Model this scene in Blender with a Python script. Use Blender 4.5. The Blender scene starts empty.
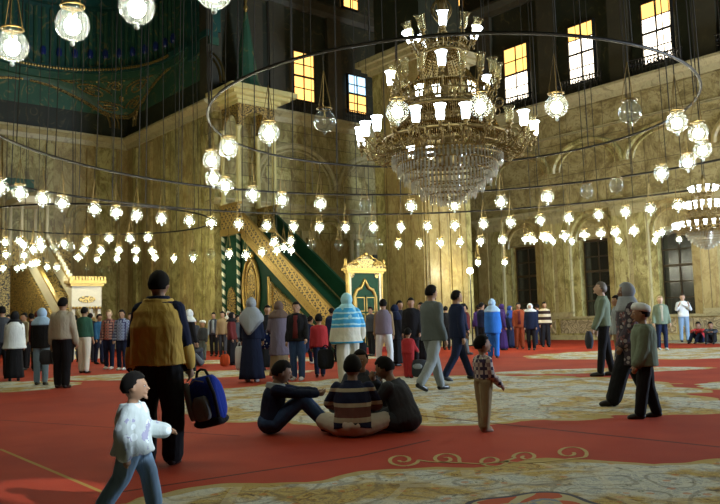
import bpy, bmesh, math, random
from mathutils import Vector, Matrix, noise
random.seed(7)
R = math.radians
PI = math.pi
scene = bpy.context.scene
COL = scene.collection

# ------------------------------------------------------------------ camera
EYE, FPX, PITCH, ROLL = 1.22, 764.4, .08772, -.02693
r0 = Vector((1, 0, 0)); f0 = Vector((0, math.cos(PITCH), math.sin(PITCH))); u0 = Vector((0, -math.sin(PITCH), math.cos(PITCH)))
cr, sr = math.cos(ROLL), math.sin(ROLL)
right = cr*r0 + sr*u0; up = -sr*r0 + cr*u0
cam = bpy.data.cameras.new('camera'); camo = bpy.data.objects.new('camera', cam); COL.objects.link(camo)
m = Matrix((right, up, -f0)).transposed().to_4x4(); m.translation = Vector((0, 0, EYE))
camo.matrix_world = m
cam.sensor_width = 36; cam.lens = 36*FPX/720; cam.clip_end = 200
scene.camera = camo

# room axes: the walls stand at 40 degrees to the view
ca, sa = math.cos(R(40)), math.sin(R(40))
def XY(u, v): return (u*ca - v*sa, u*sa + v*ca)
ROT = R(40)

def photo_ray(px, py):
    x = px-360; y = 252-py
    return (x*right + y*up + FPX*f0)
def at_z(px, py, z):
    d = photo_ray(px, py); t = (z-EYE)/d.z
    return Vector((d.x*t, d.y*t, z))

# ------------------------------------------------------------------ shader maths
class N:
    def __init__(s, m): s.t = m.node_tree; s.n = s.t.nodes; s.l = s.t.links
    def node(s, typ, **kw):
        k = s.n.new(typ)
        for a, b in kw.items(): setattr(k, a, b)
        return k
    def put(s, sock, v):
        if isinstance(v, X): s.l.new(v.s, sock)
        elif isinstance(v, (tuple, list)) and len(v) == 3 and sock.type == 'RGBA': sock.default_value = (*v, 1)
        else: sock.default_value = v
    def math(s, op, a, b=0.0, c=0.0):
        k = s.node('ShaderNodeMath', operation=op)
        for i, v in enumerate((a, b, c)): s.put(k.inputs[i], v)
        return X(s, k.outputs[0])
    def mix(s, f, a, b):
        k = s.node('ShaderNodeMix', data_type='RGBA')
        s.put(k.inputs[0], f); s.put(k.inputs[6], a); s.put(k.inputs[7], b)
        return X(s, k.outputs[2])
    def coord(s, kind='Object'): return X(s, s.node('ShaderNodeTexCoord').outputs[kind])
    def pos(s): return X(s, s.node('ShaderNodeNewGeometry').outputs['Position'])
    def sep(s, v):
        k = s.node('ShaderNodeSeparateXYZ'); s.put(k.inputs[0], v)
        return [X(s, o) for o in k.outputs]
    def comb(s, x, y, z=0.0):
        k = s.node('ShaderNodeCombineXYZ')
        for i, v in enumerate((x, y, z)): s.put(k.inputs[i], v)
        return X(s, k.outputs[0])
    def vec(s, v, scale=(1, 1, 1), rot=(0, 0, 0), loc=(0, 0, 0)):
        k = s.node('ShaderNodeMapping'); s.put(k.inputs[0], v)
        k.inputs[1].default_value = loc; k.inputs[2].default_value = rot; k.inputs[3].default_value = scale
        return X(s, k.outputs[0])
    def noise(s, v, scale=5, detail=4, rough=.6, dist=0, out=0):
        k = s.node('ShaderNodeTexNoise'); s.put(k.inputs['Vector'], v)
        k.inputs['Scale'].default_value = scale; k.inputs['Detail'].default_value = detail
        k.inputs['Roughness'].default_value = rough; k.inputs['Distortion'].default_value = dist
        return X(s, k.outputs[out])
    def vor(s, v, scale=5, feature='F1', out='Distance'):
        k = s.node('ShaderNodeTexVoronoi', feature=feature); s.put(k.inputs['Vector'], v); k.inputs['Scale'].default_value = scale
        return X(s, k.outputs[out])
    def ramp(s, f, stops):
        k = s.node('ShaderNodeValToRGB'); s.put(k.inputs[0], f)
        e = k.color_ramp.elements
        while len(e) < len(stops): e.new(.5)
        for q, (p, c) in zip(e, stops): q.position = p; q.color = (*c, 1) if len(c) == 3 else c
        return X(s, k.outputs[0])
    def bump(s, h, strength=.3, dist=.02):
        k = s.node('ShaderNodeBump'); s.put(k.inputs['Height'], h)
        k.inputs['Strength'].default_value = strength; k.inputs['Distance'].default_value = dist
        return X(s, k.outputs[0])
class X:
    def __init__(s, n, sock): s.N = n; s.s = sock
    def __add__(a, b): return a.N.math('ADD', a, b)
    def __sub__(a, b): return a.N.math('SUBTRACT', a, b)
    def __mul__(a, b): return a.N.math('MULTIPLY', a, b)
    def __truediv__(a, b): return a.N.math('DIVIDE', a, b)
    def lt(a, b): return a.N.math('LESS_THAN', a, b)
    def gt(a, b): return a.N.math('GREATER_THAN', a, b)
    def mx(a, b): return a.N.math('MAXIMUM', a, b)
    def mn(a, b): return a.N.math('MINIMUM', a, b)
    def abs(a): return a.N.math('ABSOLUTE', a)
    def mod(a, b): return a.N.math('FLOORED_MODULO', a, b)
    def sqrt(a): return a.N.math('SQRT', a)
    def sin(a): return a.N.math('SINE', a)
    def ss(a, lo, hi):
        k = a.N.node('ShaderNodeMapRange', interpolation_type='SMOOTHSTEP'); a.N.put(k.inputs[0], a)
        k.inputs[1].default_value = lo; k.inputs[2].default_value = hi
        return X(a.N, k.outputs[0])

MATS = {}
def mat(name, fn):
    if name in MATS: return MATS[name]
    m = bpy.data.materials.new(name); m.use_nodes = True
    n = N(m); b = m.node_tree.nodes['Principled BSDF']
    fn(n, b); MATS[name] = m
    return m
def P(n, b, color=None, rough=None, metal=None, normal=None, spec=None, emit=None, es=None, sheen=None):
    if color is not None: n.put(b.inputs['Base Color'], color)
    if rough is not None: n.put(b.inputs['Roughness'], rough)
    if metal is not None: n.put(b.inputs['Metallic'], metal)
    if normal is not None: n.put(b.inputs['Normal'], normal)
    if spec is not None: n.put(b.inputs['Specular IOR Level'], spec)
    if emit is not None: n.put(b.inputs['Emission Color'], emit)
    if es is not None: n.put(b.inputs['Emission Strength'], es)

def _alabaster(n, b, blocks=False):
    p = n.coord(); x, y, z = n.sep(p)
    w = n.noise(n.vec(p, (1, 1, .6)), 1.6, 7, .75, .9)
    v = n.noise(n.vec(p, (1.3, 1.3, .45), loc=(3, 1, 0)), 3.0, 6, .7, 1.2)
    c = n.ramp(w, [(.32, (.1, .08, .02)), (.45, (.27, .23, .07)), (.56, (.48, .42, .17)), (.7, (.29, .25, .085))])
    c = n.mix(v.ss(.52, .62), c, (.2, .15, .05))
    along = x + y
    if blocks:
        row = (z/.62); fl = n.math('FLOOR', row)
        fx = (along/1.5 + fl*.5); cell = n.math('FLOOR', fx)
        tone = n.noise(n.comb(cell*.73, fl*.91, 0.0), 7.3, 0)
        c = n.mix(tone.ss(.3, .7), c, n.mix(.45, c, (.2, .15, .08)))
        e = (row.mod(1.0)-.5).abs().gt(.47).mx((fx.mod(1.0)-.5).abs().gt(.488))
        c = n.mix(e*.65, c, (.06, .045, .02))
        P(n, b, c, .62, normal=n.bump(e*-1+w*.25, .5, .03), spec=.25)
    else:
        cell = n.math('FLOOR', along/1.15)
        tone = n.noise(n.comb(cell*.77, 0.3, 0.0), 5.3, 0)
        c = n.mix(tone.ss(.35, .65)*.5, c, (.33, .21, .08))
        e = ((along/1.15).mod(1.0)-.5).abs().gt(.48)
        c = n.mix(e*.6, c, (.08, .055, .02))
        P(n, b, c, .42, normal=n.bump(e*-1+v*.2, .35, .02), spec=.4)
ALAB = mat('alabaster_panelling', lambda n, b: _alabaster(n, b))
BLOCK = mat('stone_blockwork', lambda n, b: _alabaster(n, b, True))
def _trim(n, b):
    p = n.coord(); w = n.noise(p, 2.2, 5, .7, 1.2)
    P(n, b, n.ramp(w, [(.3, (.2, .16, .07)), (.5, (.42, .36, .18)), (.7, (.32, .26, .12))]), .5, normal=n.bump(w, .2, .02))
TRIM = mat('carved_stone', _trim)
def _carv(n, b):
    p = n.coord(); k = n.vor(p, 3.1, 'SMOOTH_F1'); r = (k*34).sin().ss(-.4, .4)
    w = n.noise(p, 2.2, 5, .7, 1.2)
    c = n.ramp(w, [(.3, (.24, .18, .08)), (.6, (.5, .4, .22))])
    P(n, b, n.mix(r*.55, c, (.1, .07, .03)), .5, normal=n.bump(r, .8, .04))
CARVED = mat('carved_dado_stone', _carv)
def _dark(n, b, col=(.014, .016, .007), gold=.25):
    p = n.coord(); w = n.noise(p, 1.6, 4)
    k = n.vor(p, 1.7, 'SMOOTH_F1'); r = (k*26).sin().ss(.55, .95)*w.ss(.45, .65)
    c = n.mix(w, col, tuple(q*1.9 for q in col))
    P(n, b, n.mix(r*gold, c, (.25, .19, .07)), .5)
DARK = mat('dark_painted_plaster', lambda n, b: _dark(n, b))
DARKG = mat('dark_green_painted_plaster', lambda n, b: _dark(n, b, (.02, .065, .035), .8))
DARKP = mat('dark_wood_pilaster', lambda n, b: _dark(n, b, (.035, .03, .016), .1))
TEAL = mat('teal_painted_plaster', lambda n, b: _dark(n, b, (.006, .042, .032), .5))
def _gold(n, b, c=(.5, .33, .09), r=.45):
    p = n.coord(); w = n.noise(p, 6, 4)
    P(n, b, n.mix(w, c, tuple(q*.55 for q in c)), r, .75, n.bump(w, .3, .01))
GOLD = mat('gilding', lambda n, b: _gold(n, b))
BRASS = mat('aged_brass', lambda n, b: _gold(n, b, (.25, .17, .055), .45))
def _gpaint(n, b):
    w = n.noise(n.coord(), 4, 3)
    P(n, b, n.mix(w, (.004, .028, .012), (.008, .045, .02)), .6, spec=.15)
GREEN = mat('green_painted_wood', _gpaint)
def _lattice(n, b):
    p = n.coord(); x, y, z = n.sep(p)
    a = ((y+z)*9.5).sin().abs(); c = ((y-z)*9.5).sin().abs()
    k = a.mn(c).lt(.42)
    h = ((z*30).sin().abs()*(y*30).sin().abs()).gt(.55)
    m_ = k.mx(h)
    P(n, b, n.mix(m_, (.035, .025, .008), (.52, .35, .1)), .5, m_*.6, n.bump(m_, .7, .02))
LATT = mat('gilded_openwork', _lattice)
def _filigree(n, b):
    p = n.coord(); k = n.vor(p, 7, 'SMOOTH_F1'); r = (k*26).sin().gt(-.1)
    P(n, b, n.mix(r, (.05, .035, .01), (.54, .37, .11)), .5, r*.6, n.bump(r, .8, .02))
FILI = mat('gilded_filigree', _filigree)
def _rope(n, b):
    x, y, z = n.sep(n.coord())
    k = ((z*16)+n.math('ARCTAN2', y, x)).sin().gt(.0)
    P(n, b, n.mix(k, (.01, .07, .035), (.75, .72, .5)), .4)
ROPE = mat('green_and_white_striped_column', _rope)
YCOL = mat('yellow_alabaster', lambda n, b: P(n, b, n.mix(n.noise(n.vec(n.coord(), (1, 1, .3)), 5, 4), (.5, .42, .13), (.7, .62, .3)), .35))
def flat(name, c, rough=.6, metal=0.0, spec=.4, var=.25):
    def f(n, b):
        w = n.noise(n.coord(), 9, 3)
        P(n, b, n.mix(w, c, tuple(q*(1-var) for q in c)), rough, metal, spec=spec)
    return mat(name, f)
IRON = flat('dark_iron', (.03, .028, .022), .5, .6)
WIRE = flat('dark_steel_wire', (.035, .03, .02), .6, .3)
WHITE = flat('white_marble', (.62, .55, .38), .4)

# emitters: lamps, chandelier flames, lit window glass
def emit(name, c, s):
    def f(n, b):
        P(n, b, (0, 0, 0), .5, emit=c, es=s)
    return mat(name, f)
BULB = emit('lit_bulb', (1.0, .95, .72), 95)
FROST = emit('lit_frosted_shade', (.8, .92, 1.0), 9)
PANE_O = emit('amber_lit_pane', (1.0, .5, .12), 1.7)
PANE_W = emit('bright_lit_pane', (1.0, .86, .66), 3.4)
PANE_B = emit('pale_blue_lit_pane', (.45, .75, 1.0), 1.4)
def glass(name, tint=(.92, .96, .95), clear=.8, trans=.021, body=(.85, .92, .95)):
    m = bpy.data.materials.new(name); m.use_nodes = True
    n = N(m); m.node_tree.nodes.remove(m.node_tree.nodes['Principled BSDF'])
    out = [k for k in m.node_tree.nodes if k.type == 'OUTPUT_MATERIAL'][0]
    tr = n.node('ShaderNodeBsdfTransparent'); tr.inputs[0].default_value = (*tint, 1)
    tl = n.node('ShaderNodeBsdfTranslucent'); tl.inputs[0].default_value = (*body, 1)
    gl = n.node('ShaderNodeBsdfGlossy'); gl.inputs[0].default_value = (*[q*1.05 for q in body], 1); gl.inputs[1].default_value = .12
    lw = n.node('ShaderNodeLayerWeight'); lw.inputs[0].default_value = .35
    a = n.node('ShaderNodeMixShader'); a.inputs[0].default_value = trans
    n.l.new(tr.outputs[0], a.inputs[1]); n.l.new(tl.outputs[0], a.inputs[2])
    c = n.node('ShaderNodeMixShader'); f = X(n, lw.outputs['Facing']).ss(.35, 1.0)*.75 + (.97-clear)*.25
    n.l.new(f.s, c.inputs[0]); n.l.new(a.outputs[0], c.inputs[1]); n.l.new(gl.outputs[0], c.inputs[2])
    n.l.new(c.outputs[0], out.inputs[0]); MATS[name] = m
    return m
GLOBE = glass('clear_lamp_glass')
CRYST = glass('cut_crystal', (.7, .68, .6), .6, .42, (.72, .7, .62))
AMBERC = glass('amber_crystal', (.6, .5, .3), .8, .2, (.36, .27, .12))
CLEARSH = glass('clear_shade_glass', (.93, .9, .78), .8, .1, (.8, .75, .55))

# ------------------------------------------------------------------ mesh builder
class MB:
    def __init__(s): s.v = []; s.f = []
    def add(s, vs, fs):
        o = len(s.v); s.v += [tuple(q) for q in vs]; s.f += [tuple(i+o for i in f) for f in fs]; return s
    def box(s, x0, x1, y0, y1, z0, z1):
        vs = [(x, y, z) for z in (z0, z1) for y in (y0, y1) for x in (x0, x1)]
        return s.add(vs, [(0, 2, 3, 1), (4, 5, 7, 6), (0, 1, 5, 4), (2, 6, 7, 3), (0, 4, 6, 2), (1, 3, 7, 5)])
    def rings(s, rs, cap=True, close=False):
        n = len(rs[0]); o = len(s.v); m = len(rs)
        for r in rs: s.v += [tuple(q) for q in r]
        for i in range(m if close else m-1):
            a = o+i*n; b = o+((i+1) % m)*n
            for k in range(n): s.f.append((a+k, a+(k+1) % n, b+(k+1) % n, b+k))
        if cap and not close:
            s.f.append(tuple(o+k for k in reversed(range(n)))); s.f.append(tuple(o+(m-1)*n+k for k in range(n)))
        return s
    def tube(s, pts, rad, n=8, cap=True, close=False, sq=1.0):
        pts = [Vector(p) for p in pts]; m = len(pts)
        if not isinstance(rad, (list, tuple)): rad = [rad]*m
        rs = []; ref = None
        for i, p in enumerate(pts):
            a = pts[(i-1) % m] if close or i > 0 else p; b = pts[(i+1) % m] if close or i < m-1 else p
            t = (b-a).normalized()
            if ref is None: ref = Vector((0, 0, 1)) if abs(t.z) < .9 else Vector((1, 0, 0))
            x = t.cross(ref)
            if x.length < 1e-4: x = t.orthogonal()
            x.normalize(); y = x.cross(t).normalized(); ref = y
            rs.append([p + rad[i]*(math.cos(k*2*PI/n)*x*sq + math.sin(k*2*PI/n)*y) for k in range(n)])
        return s.rings(rs, cap, close)
    def lathe(s, prof, n=16, c=(0, 0, 0), cap=True, wav=0, wn=8):
        rs = []
        for r, z in prof:
            rs.append([(c[0]+r*(1+wav*math.cos(wn*k*2*PI/n))*math.cos(k*2*PI/n), c[1]+r*(1+wav*math.cos(wn*k*2*PI/n))*math.sin(k*2*PI/n), c[2]+z) for k in range(n)])
        return s.rings(rs, cap)
    def torus(s, R_, r, n=96, k=6, c=(0, 0, 0), a0=0, a1=2*PI):
        full = abs(a1-a0-2*PI) < 1e-6
        pts = [(c[0]+R_*math.cos(a0+(a1-a0)*i/n), c[1]+R_*math.sin(a0+(a1-a0)*i/n), c[2]) for i in range(n if full else n+1)]
        return s.tube(pts, r, k, not full, full)
    def ellip(s, c, rx, ry, rz, n=14, m=9, fn=None):
        c = Vector(c); rs = []
        for i in range(1, m):
            t = PI*i/m; ring = []
            for k in range(n):
                a = 2*PI*k/n; d = Vector((math.sin(t)*math.cos(a), math.sin(t)*math.sin(a), -math.cos(t)))
                if fn: d = fn(d)
                ring.append(c+Vector((d.x*rx, d.y*ry, d.z*rz)))
            rs.append(ring)
        return s.rings(rs)
    def prism(s, pts, axis, a, b):
        def q(p, w):
            return {'x': (w, p[0], p[1]), 'y': (p[0], w, p[1]), 'z': (p[0], p[1], w)}[axis]
        return s.rings([[q(p, a) for p in pts], [q(p, b) for p in pts]])
    def build(s, name, mt, parent=None, smooth=False, rotz=0, loc=None, kind=None):
        me = bpy.data.meshes.new(name); me.from_pydata(s.v, [], s.f); me.materials.append(mt)
        bm = bmesh.new(); bm.from_mesh(me); bmesh.ops.recalc_face_normals(bm, faces=bm.faces); bm.to_mesh(me); bm.free()
        if smooth: me.shade_smooth()
        o = bpy.data.objects.new(name, me); COL.objects.link(o)
        if parent: o.parent = parent
        if rotz: o.rotation_euler.z = rotz
        if loc is not None: o.location = loc
        if kind: o['kind'] = kind
        return o
def tag(o, label=None, cat=None, group=None, kind=None):
    if label: o['label'] = label
    if cat: o['category'] = cat
    if group: o['group'] = group
    if kind: o['kind'] = kind
    return o
def thing(name, label, cat, loc=(0, 0, 0), rotz=0, group=None):
    o = bpy.data.objects.new(name, None); COL.objects.link(o)
    o.location = loc; o.rotation_euler.z = rotz; o.empty_display_size = .2
    return tag(o, label, cat, group)
def copy_tree(o, parent=None):
    c = o.copy(); COL.objects.link(c); c.parent = parent
    for ch in o.children: copy_tree(ch, c)
    return c

EXPO = 0.75
# ------------------------------------------------------------------ the hall (drawn in wall axes u, v)
UD, VC, UB, VA = 30.6, 30.45, 17.0, 40.0
CU, CV = 11.74, 11.04          # centre under the dome
ZC, ZT = 11.3, 26.0
def S(name, mb, mt, smooth=False): return mb.build(name, mt, rotz=ROT, smooth=smooth, kind='structure')
# floor slab under the carpet
S('floor', MB().box(-14, 32, -14, 42, -.3, -.012), TRIM)
# walls below the cornice
def _slab(n, b):
    p = n.coord(); x, y, z = n.sep(p)
    w = n.noise(n.vec(p, (1, .6, .8)), 1.0, 7, .72, 2.2); v = n.noise(n.vec(p, loc=(3, 1, 0)), 2.2, 6, .7, 3)
    c = n.ramp(w, [(.32, (.12, .085, .03)), (.46, (.28, .22, .085)), (.58, (.42, .35, .16)), (.72, (.24, .18, .07))])
    c = n.mix(v.ss(.53, .6)*.7, c, (.16, .11, .045))
    e = ((y/1.95+.25).mod(1.0)-.5).abs().gt(.49).mx(((z/1.55).mod(1.0)-.5).abs().gt(.488))
    P(n, b, n.mix(e*.6, c, (.06, .045, .02)), .5, normal=n.bump(e*-1+v*.2, .4, .02), spec=.3)
SLAB = mat('marble_slab_facing', _slab)
def arch_pts(c, w, z0, zs, h, n=10, point=.0):
    """outline of an opening: jambs to zs then a (slightly pointed) arch rising h"""
    pts = [(c-w, z0), (c-w, zs)]
    for i in range(1, n):
        t = PI*i/n; x = -math.cos(t); z = math.sin(t)
        pts.append((c+w*x, zs+h*z*(1-point*0)+point*(1-abs(x))))
    return pts + [(c+w, zs), (c+w, z0)]
# wall D (right): lower panelled part, upper plain stone
wr = MB()
lowwins = [23.85, 19.85, 16.0, 12.0, 8.0]
v0 = -14
for c in sorted(lowwins):
    wr.box(UD, UD+.8, v0, c-.75, 0, 4.6); v0 = c+.75
wr.box(UD, UD+.8, v0, VC+.8, 0, 4.6)
for c in lowwins: wr.box(UD, UD+.8, c-.75, c+.75, 0, 1.05)
S('wall_right', wr, ALAB)
S('wall_right_upper', MB().box(UD, UD+.8, -14, VC+.8, 4.6, ZC), SLAB)
S('wall_centre', MB().box(UB+.0, UD, VC, VC+.8, 0, 5.2), ALAB)
S('wall_centre_upper', MB().box(UB+.0, UD, VC, VC+.8, 5.2, ZC), BLOCK)
S('wall_niche_side', MB().box(UB, UB+.6, VC+.8, VA+.6, 0, ZC), ALAB)
S('wall_niche_back', MB().box(-2, UB, VA, VA+.6, 0, ZC), ALAB)
S('wall_left', MB().box(-14.6, -14, -14, 42, 0, ZT), DARK)
S('wall_behind', MB().box(-14, 32, -14.6, -14, 0, ZT), DARK)
S('wall_niche_left', MB().box(4.6, 5.2, VC, VA, 0, ZC), ALAB)
S('wall_far_left', MB().box(-14, 4.6, VC, VC+.8, 0, ZC), ALAB)
# upper walls
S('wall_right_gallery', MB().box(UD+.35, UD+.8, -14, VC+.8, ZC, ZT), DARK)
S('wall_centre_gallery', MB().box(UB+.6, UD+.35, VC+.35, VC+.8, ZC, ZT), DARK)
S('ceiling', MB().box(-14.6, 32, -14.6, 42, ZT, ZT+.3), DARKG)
# cornices
def cornice(name, axis, w, a, b, z, out=.45, h=.55, mt=TRIM, sgn=-1):
    pr = [(0, -h), (-.10*1, -h), (-out*.35, -h*.55), (-out*.8, -h*.3), (-out, -h*.2), (-out, 0), (0, 0)]
    mb = MB()
    if axis == 'v': mb.prism([(w+sgn*-p[0], z+p[1]) for p in pr], 'y', a, b)
    else: mb.rings([[(q, w+sgn*-p[0], z+p[1]) for p in pr] for q in (a, b)])
    return S(name, mb, mt)
cornice('trim_1', 'v', UD, -14, VC, ZC+.15)
cornice('trim_2', 'u', VC, UB, UD, ZC+.15)
cornice('trim_3', 'v', UB, VC-.02, VA, ZC+.1)
cornice('trim_4', 'u', VA, 5.2, UB, ZC+.1)
cornice('trim_5', 'v', UD, -14, VC, 6.25, .2, .3)
cornice('trim_6', 'u', VC, UB, UD, 6.9, .2, .3)
cornice('trim_7', 'v', UD+.35, -14, VC, 17.6, .5, .6, DARKP)
cornice('trim_8', 'u', VC+.35, UB, UD, 17.6, .5, .6, DARKP)
cornice('trim_9', 'v', UD, -14, VC, 9.75, .08, .1)
# dado with carved stone, plinth
for i, (a, b) in enumerate([(-13.9, 30.4)]):
    S('baseboard_right', MB().box(UD-.12, UD, a, b, 0, .22).box(UD-.1, UD, a, b, .98, 1.08), TRIM)
    mb = MB(); v = -4.0
    while v < 30:
        mb.box(UD-.05, UD, v+.1, v+1.8, .3, .92); v += 2
    S('trim_10', mb, CARVED)
S('baseboard_centre', MB().box(UB, UD, VC-.12, VC, 0, .25), TRIM)
S('baseboard_niche', MB().box(5.2, UB, VA-.12, VA, 0, .25).box(UB-.12, UB, VC, VA-.12, 0, .25), TRIM)
# pilasters on the right wall, between the lower windows
mb = MB(); pn = MB()
for c in [25.85, 21.85, 17.9, 14.0, 10.0, 6.0]:
    mb.box(UD-.16, UD, c-.85, c+.85, 1.08, 5.9).box(UD-.2, UD, c-.9, c+.9, 5.75, 5.95)
    for s in (-.45, .45): pn.box(UD-.2, UD-.16, c+s-.33, c+s+.33, 1.3, 5.5)
S('trim_11', mb, TRIM); S('trim_12', pn, ALAB)
# lower window arches, frames
def half_arch(mb, axis, w, c, z, r, t, depth, pointy=1.12, a0=0, n=18):
    pts = [(c+r*math.cos(PI*i/n), z+r*pointy*math.sin(PI*i/n)) for i in range(n+1)]
    pts = [Vector((w, p[0], p[1])) if axis == 'v' else Vector((p[0], w, p[1])) for p in pts]
    mb.tube(pts, t, 6)
mb = MB()
for c in lowwins: half_arch(mb, 'v', UD-.02, c, 4.55, 1.2, .13, .1); half_arch(mb, 'v', UD-.02, c, 4.55, .9, .07, .1)
S('trim_13', mb, ALAB)
mb = MB()
for c in [19.98, 16.1, 12.2, 8.3, 23.9, 27.7]: (half_arch(mb, 'v', UD-.02, c, 7.95, 1.85, .13, .1, .7), half_arch(mb, 'v', UD-.02, c, 7.95, 1.5, .05, .1, .7))
S('trim_14', mb, ALAB)
mb = MB()
for c in (21.6, 26.6): (half_arch(mb, 'u', VC-.02, c, 7.8, 2.4, .14, .1, .85), half_arch(mb, 'u', VC-.02, c, 7.8, 2.1, .05, .1, .85))
for c in (23.6, 26.6): half_arch(mb, 'u', VC-.02, c, 5.4, 1.0, .08, .1, 1.1); half_arch(mb, 'u', VC-.02, c, 5.3, .75, .05, .1, 1.1)
for c in (21.9, 22.3, 24.9, 25.3, 28.4): mb.tube([(c, VC-.08, .3), (c, VC-.08, 5.3)], .12, 8).box(c-.18, c+.18, VC-.2, VC, 5.3, 5.6)
S('trim_15', mb, TRIM)
S('trim_16', MB().box(26.4, 26.9, VC-.1, VC, 3.2, 4.6), DARK)
# pilaster strips on the niche side wall, on the niche back
mb = MB()
for v in [31.6, 33.4, 35.2, 37, 38.8]: mb.box(UB-.12, UB, v-.18, v+.18, .25, 10.7)
for u in [6.5, 8.6, 10.7, 12.8, 14.9, 16.6]: mb.box(u-.18, u+.18, VA-.12, VA, .25, 10.7)
S('trim_17', mb, ALAB)
S('trim_18', MB().box(9.2, 13.8, VA-.35, VA, .2, 5.2).box(9.0, 14.0, VA-.5, VA, 5.2, 5.6), FILI)
S('trim_19', MB().box(8, 12.0, VA-.18, VA, 8.1, 8.7), DARKG)
mb = MB(); half_arch(mb, 'u', VA-.05, 14.6, 6.9, .8, .12, .1, 1.0); half_arch(mb, 'u', VA-.05, 14.6, 6.9, .5, .06, .1, 1.0)
S('trim_20', mb, TRIM)
# great pier in the corner
PU0, PU1, PV0, PV1 = 22.4, 25.2, 22.4, 25.5
S('wall_pier', MB().box(PU0, PU1, PV0, PV1, 0, 12.5), ALAB)
mb = MB()
for k in range(4):
    a = PV0+.12+k*.74; mb.box(PU0-.06, PU0, a, a+.6, .5, 11.9)
    a = PU0+.12+k*.66; mb.box(a, a+.56, PV0-.06, PV0, .5, 11.9)
S('trim_21', mb, ALAB)
mb = MB()
for o, z0, z1 in ((.15, 12.2, 12.4), (.35, 12.4, 12.6), (.55, 12.6, 12.85)): mb.box(PU0-o, PU1+o, PV0-o, PV1+o, z0, z1)
S('trim_22', mb, TRIM)
S('trim_23', MB().box(PU0-.12, PU1+.12, PV0-.12, PV1+.12, 0, .45), TRIM)
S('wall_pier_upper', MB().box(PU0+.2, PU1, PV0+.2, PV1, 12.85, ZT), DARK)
# dark pilasters and railing of the gallery
mb = MB()
for v in [26, 22, 18.1, 14.2, 10.3]: mb.box(UD+.15, UD+.35, v-.5, v+.5, ZC+.15, 17)
for u in [19.4, 20.7, 24.3]: mb.box(u-.45, u+.45, VC+.15, VC+.35, ZC+.15, 17)
S('trim_24', mb, DARKP)
mb = MB()
for c in [23.9, 20.05, 16.25, 12.4]:
    v = c-1.2
    while v < c+1.21:
        mb.tube([(UD-.18, v, ZC+.15), (UD-.18, v, ZC+.95)], .026, 5)
        mb.torus(.07, .014, 10, 4, (0, 0, 0)) if False else None
        v += .15
    mb.tube([(UD-.18, c-1.25, ZC+.85), (UD-.18, c+1.25, ZC+.95)], .04, 6); mb.tube([(UD-.18, c-1.25, ZC+.5), (UD-.18, c+1.25, ZC+.5)], .02, 6)
    for k in range(9):
        vv = c-1.1+k*.27
        mb.tube([(UD-.18, vv+.09*math.cos(a*PI/4), ZC+.68+.09*math.sin(a*PI/4)) for a in range(8)], .03, 4, False, True)
r_ = S('gallery_railing', mb, IRON); r_['kind'] = 'structure'
mb = MB()
for c in [22.3, 25.8]:
    u = c-1.1
    while u < c+1.11: mb.tube([(u, VC-.18, ZC+.15), (u, VC-.18, ZC+.85)], .02, 5); u += .15
    mb.tube([(c-1.15, VC-.18, ZC+.85), (c+1.15, VC-.18, ZC+.85)], .03, 6); mb.tube([(c-1.15, VC-.18, ZC+.5), (c+1.15, VC-.18, ZC+.5)], .02, 6)
S('gallery_railing', mb, IRON)
# windows
def window(i, axis, w, c, hw, z0, z1, rows=(2, 2), cols=2, kinds='ow', fmat=IRON, out=-1):
    root = thing('window_%d' % i, None, None); root['kind'] = 'structure'; root.rotation_euler.z = ROT
    def bx(mb, a, b, d0, d1, zz0, zz1):
        if axis == 'v': mb.box(w+d0, w+d1, a, b, zz0, zz1)
        else: mb.box(a, b, w+d0, w+d1, zz0, zz1)
    f = MB(); t = .07
    bx(f, c-hw-t, c-hw, -.08, .1, z0-t, z1+t); bx(f, c+hw, c+hw+t, -.08, .1, z0-t, z1+t)
    bx(f, c-hw, c+hw, -.08, .1, z1, z1+t); bx(f, c-hw, c+hw, -.08, .1, z0-t, z0)
    nr = sum(rows); ph = (z1-z0)/nr; pw = 2*hw/cols
    for k in range(1, nr):
        th = .05 if k == rows[0] else .022
        bx(f, c-hw, c+hw, -.05, .05, z0+k*ph-th, z0+k*ph+th)
    for k in range(1, cols): bx(f, c-hw+k*pw-.025, c-hw+k*pw+.025, -.05, .05, z0, z1)
    f.build('window_frame', fmat, root)
    for a in range(nr):
        kd = kinds[min(len(kinds)-1, a*len(kinds)//nr)]
        q = MB(); bx(q, c-hw, c+hw, .0, .02, z0+a*ph, z0+(a+1)*ph)
        q.build('pane', {'o': PANE_O, 'w': PANE_W, 'b': PANE_B, 'd': PDARK}[kd], root)
PDARK = flat('dark_window_glass', (.02, .022, .02), .15, 0, .8)
WOOD = flat('dark_stained_wood', (.07, .045, .02), .5)
window(1, 'v', UD+.2, 23.9, .72, 12.1, 14.9, kinds='wwoo')
window(2, 'v', UD+.2, 20.05, .66, 12.1, 14.85, kinds='wwwo')
window(3, 'v', UD+.2, 16.25, .66, 12.0, 14.7, kinds='wwwo')
window(4, 'v', UD+.2, 12.4, .66, 12.0, 14.7, kinds='wwoo')
window(5, 'u', VC+.2, 22.3, .62, 12.3, 14.75, kinds='oooo')
window(6, 'u', VC+.2, 25.8, .6, 12.2, 14.2, kinds='oobb')
window(7, 'v', UD+.2, 28.0, .5, 18.3, 20.3, kinds='oo')
window(8, 'u', VC+.2, 25.5, .5, 17.9, 20, kinds='oo')
for k, c in enumerate(lowwins): window(9+k, 'v', UD+.45, c, .72, 1.1, 4.5, rows=(3, 2), cols=2, kinds='ddddd', fmat=WOOD)
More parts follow.
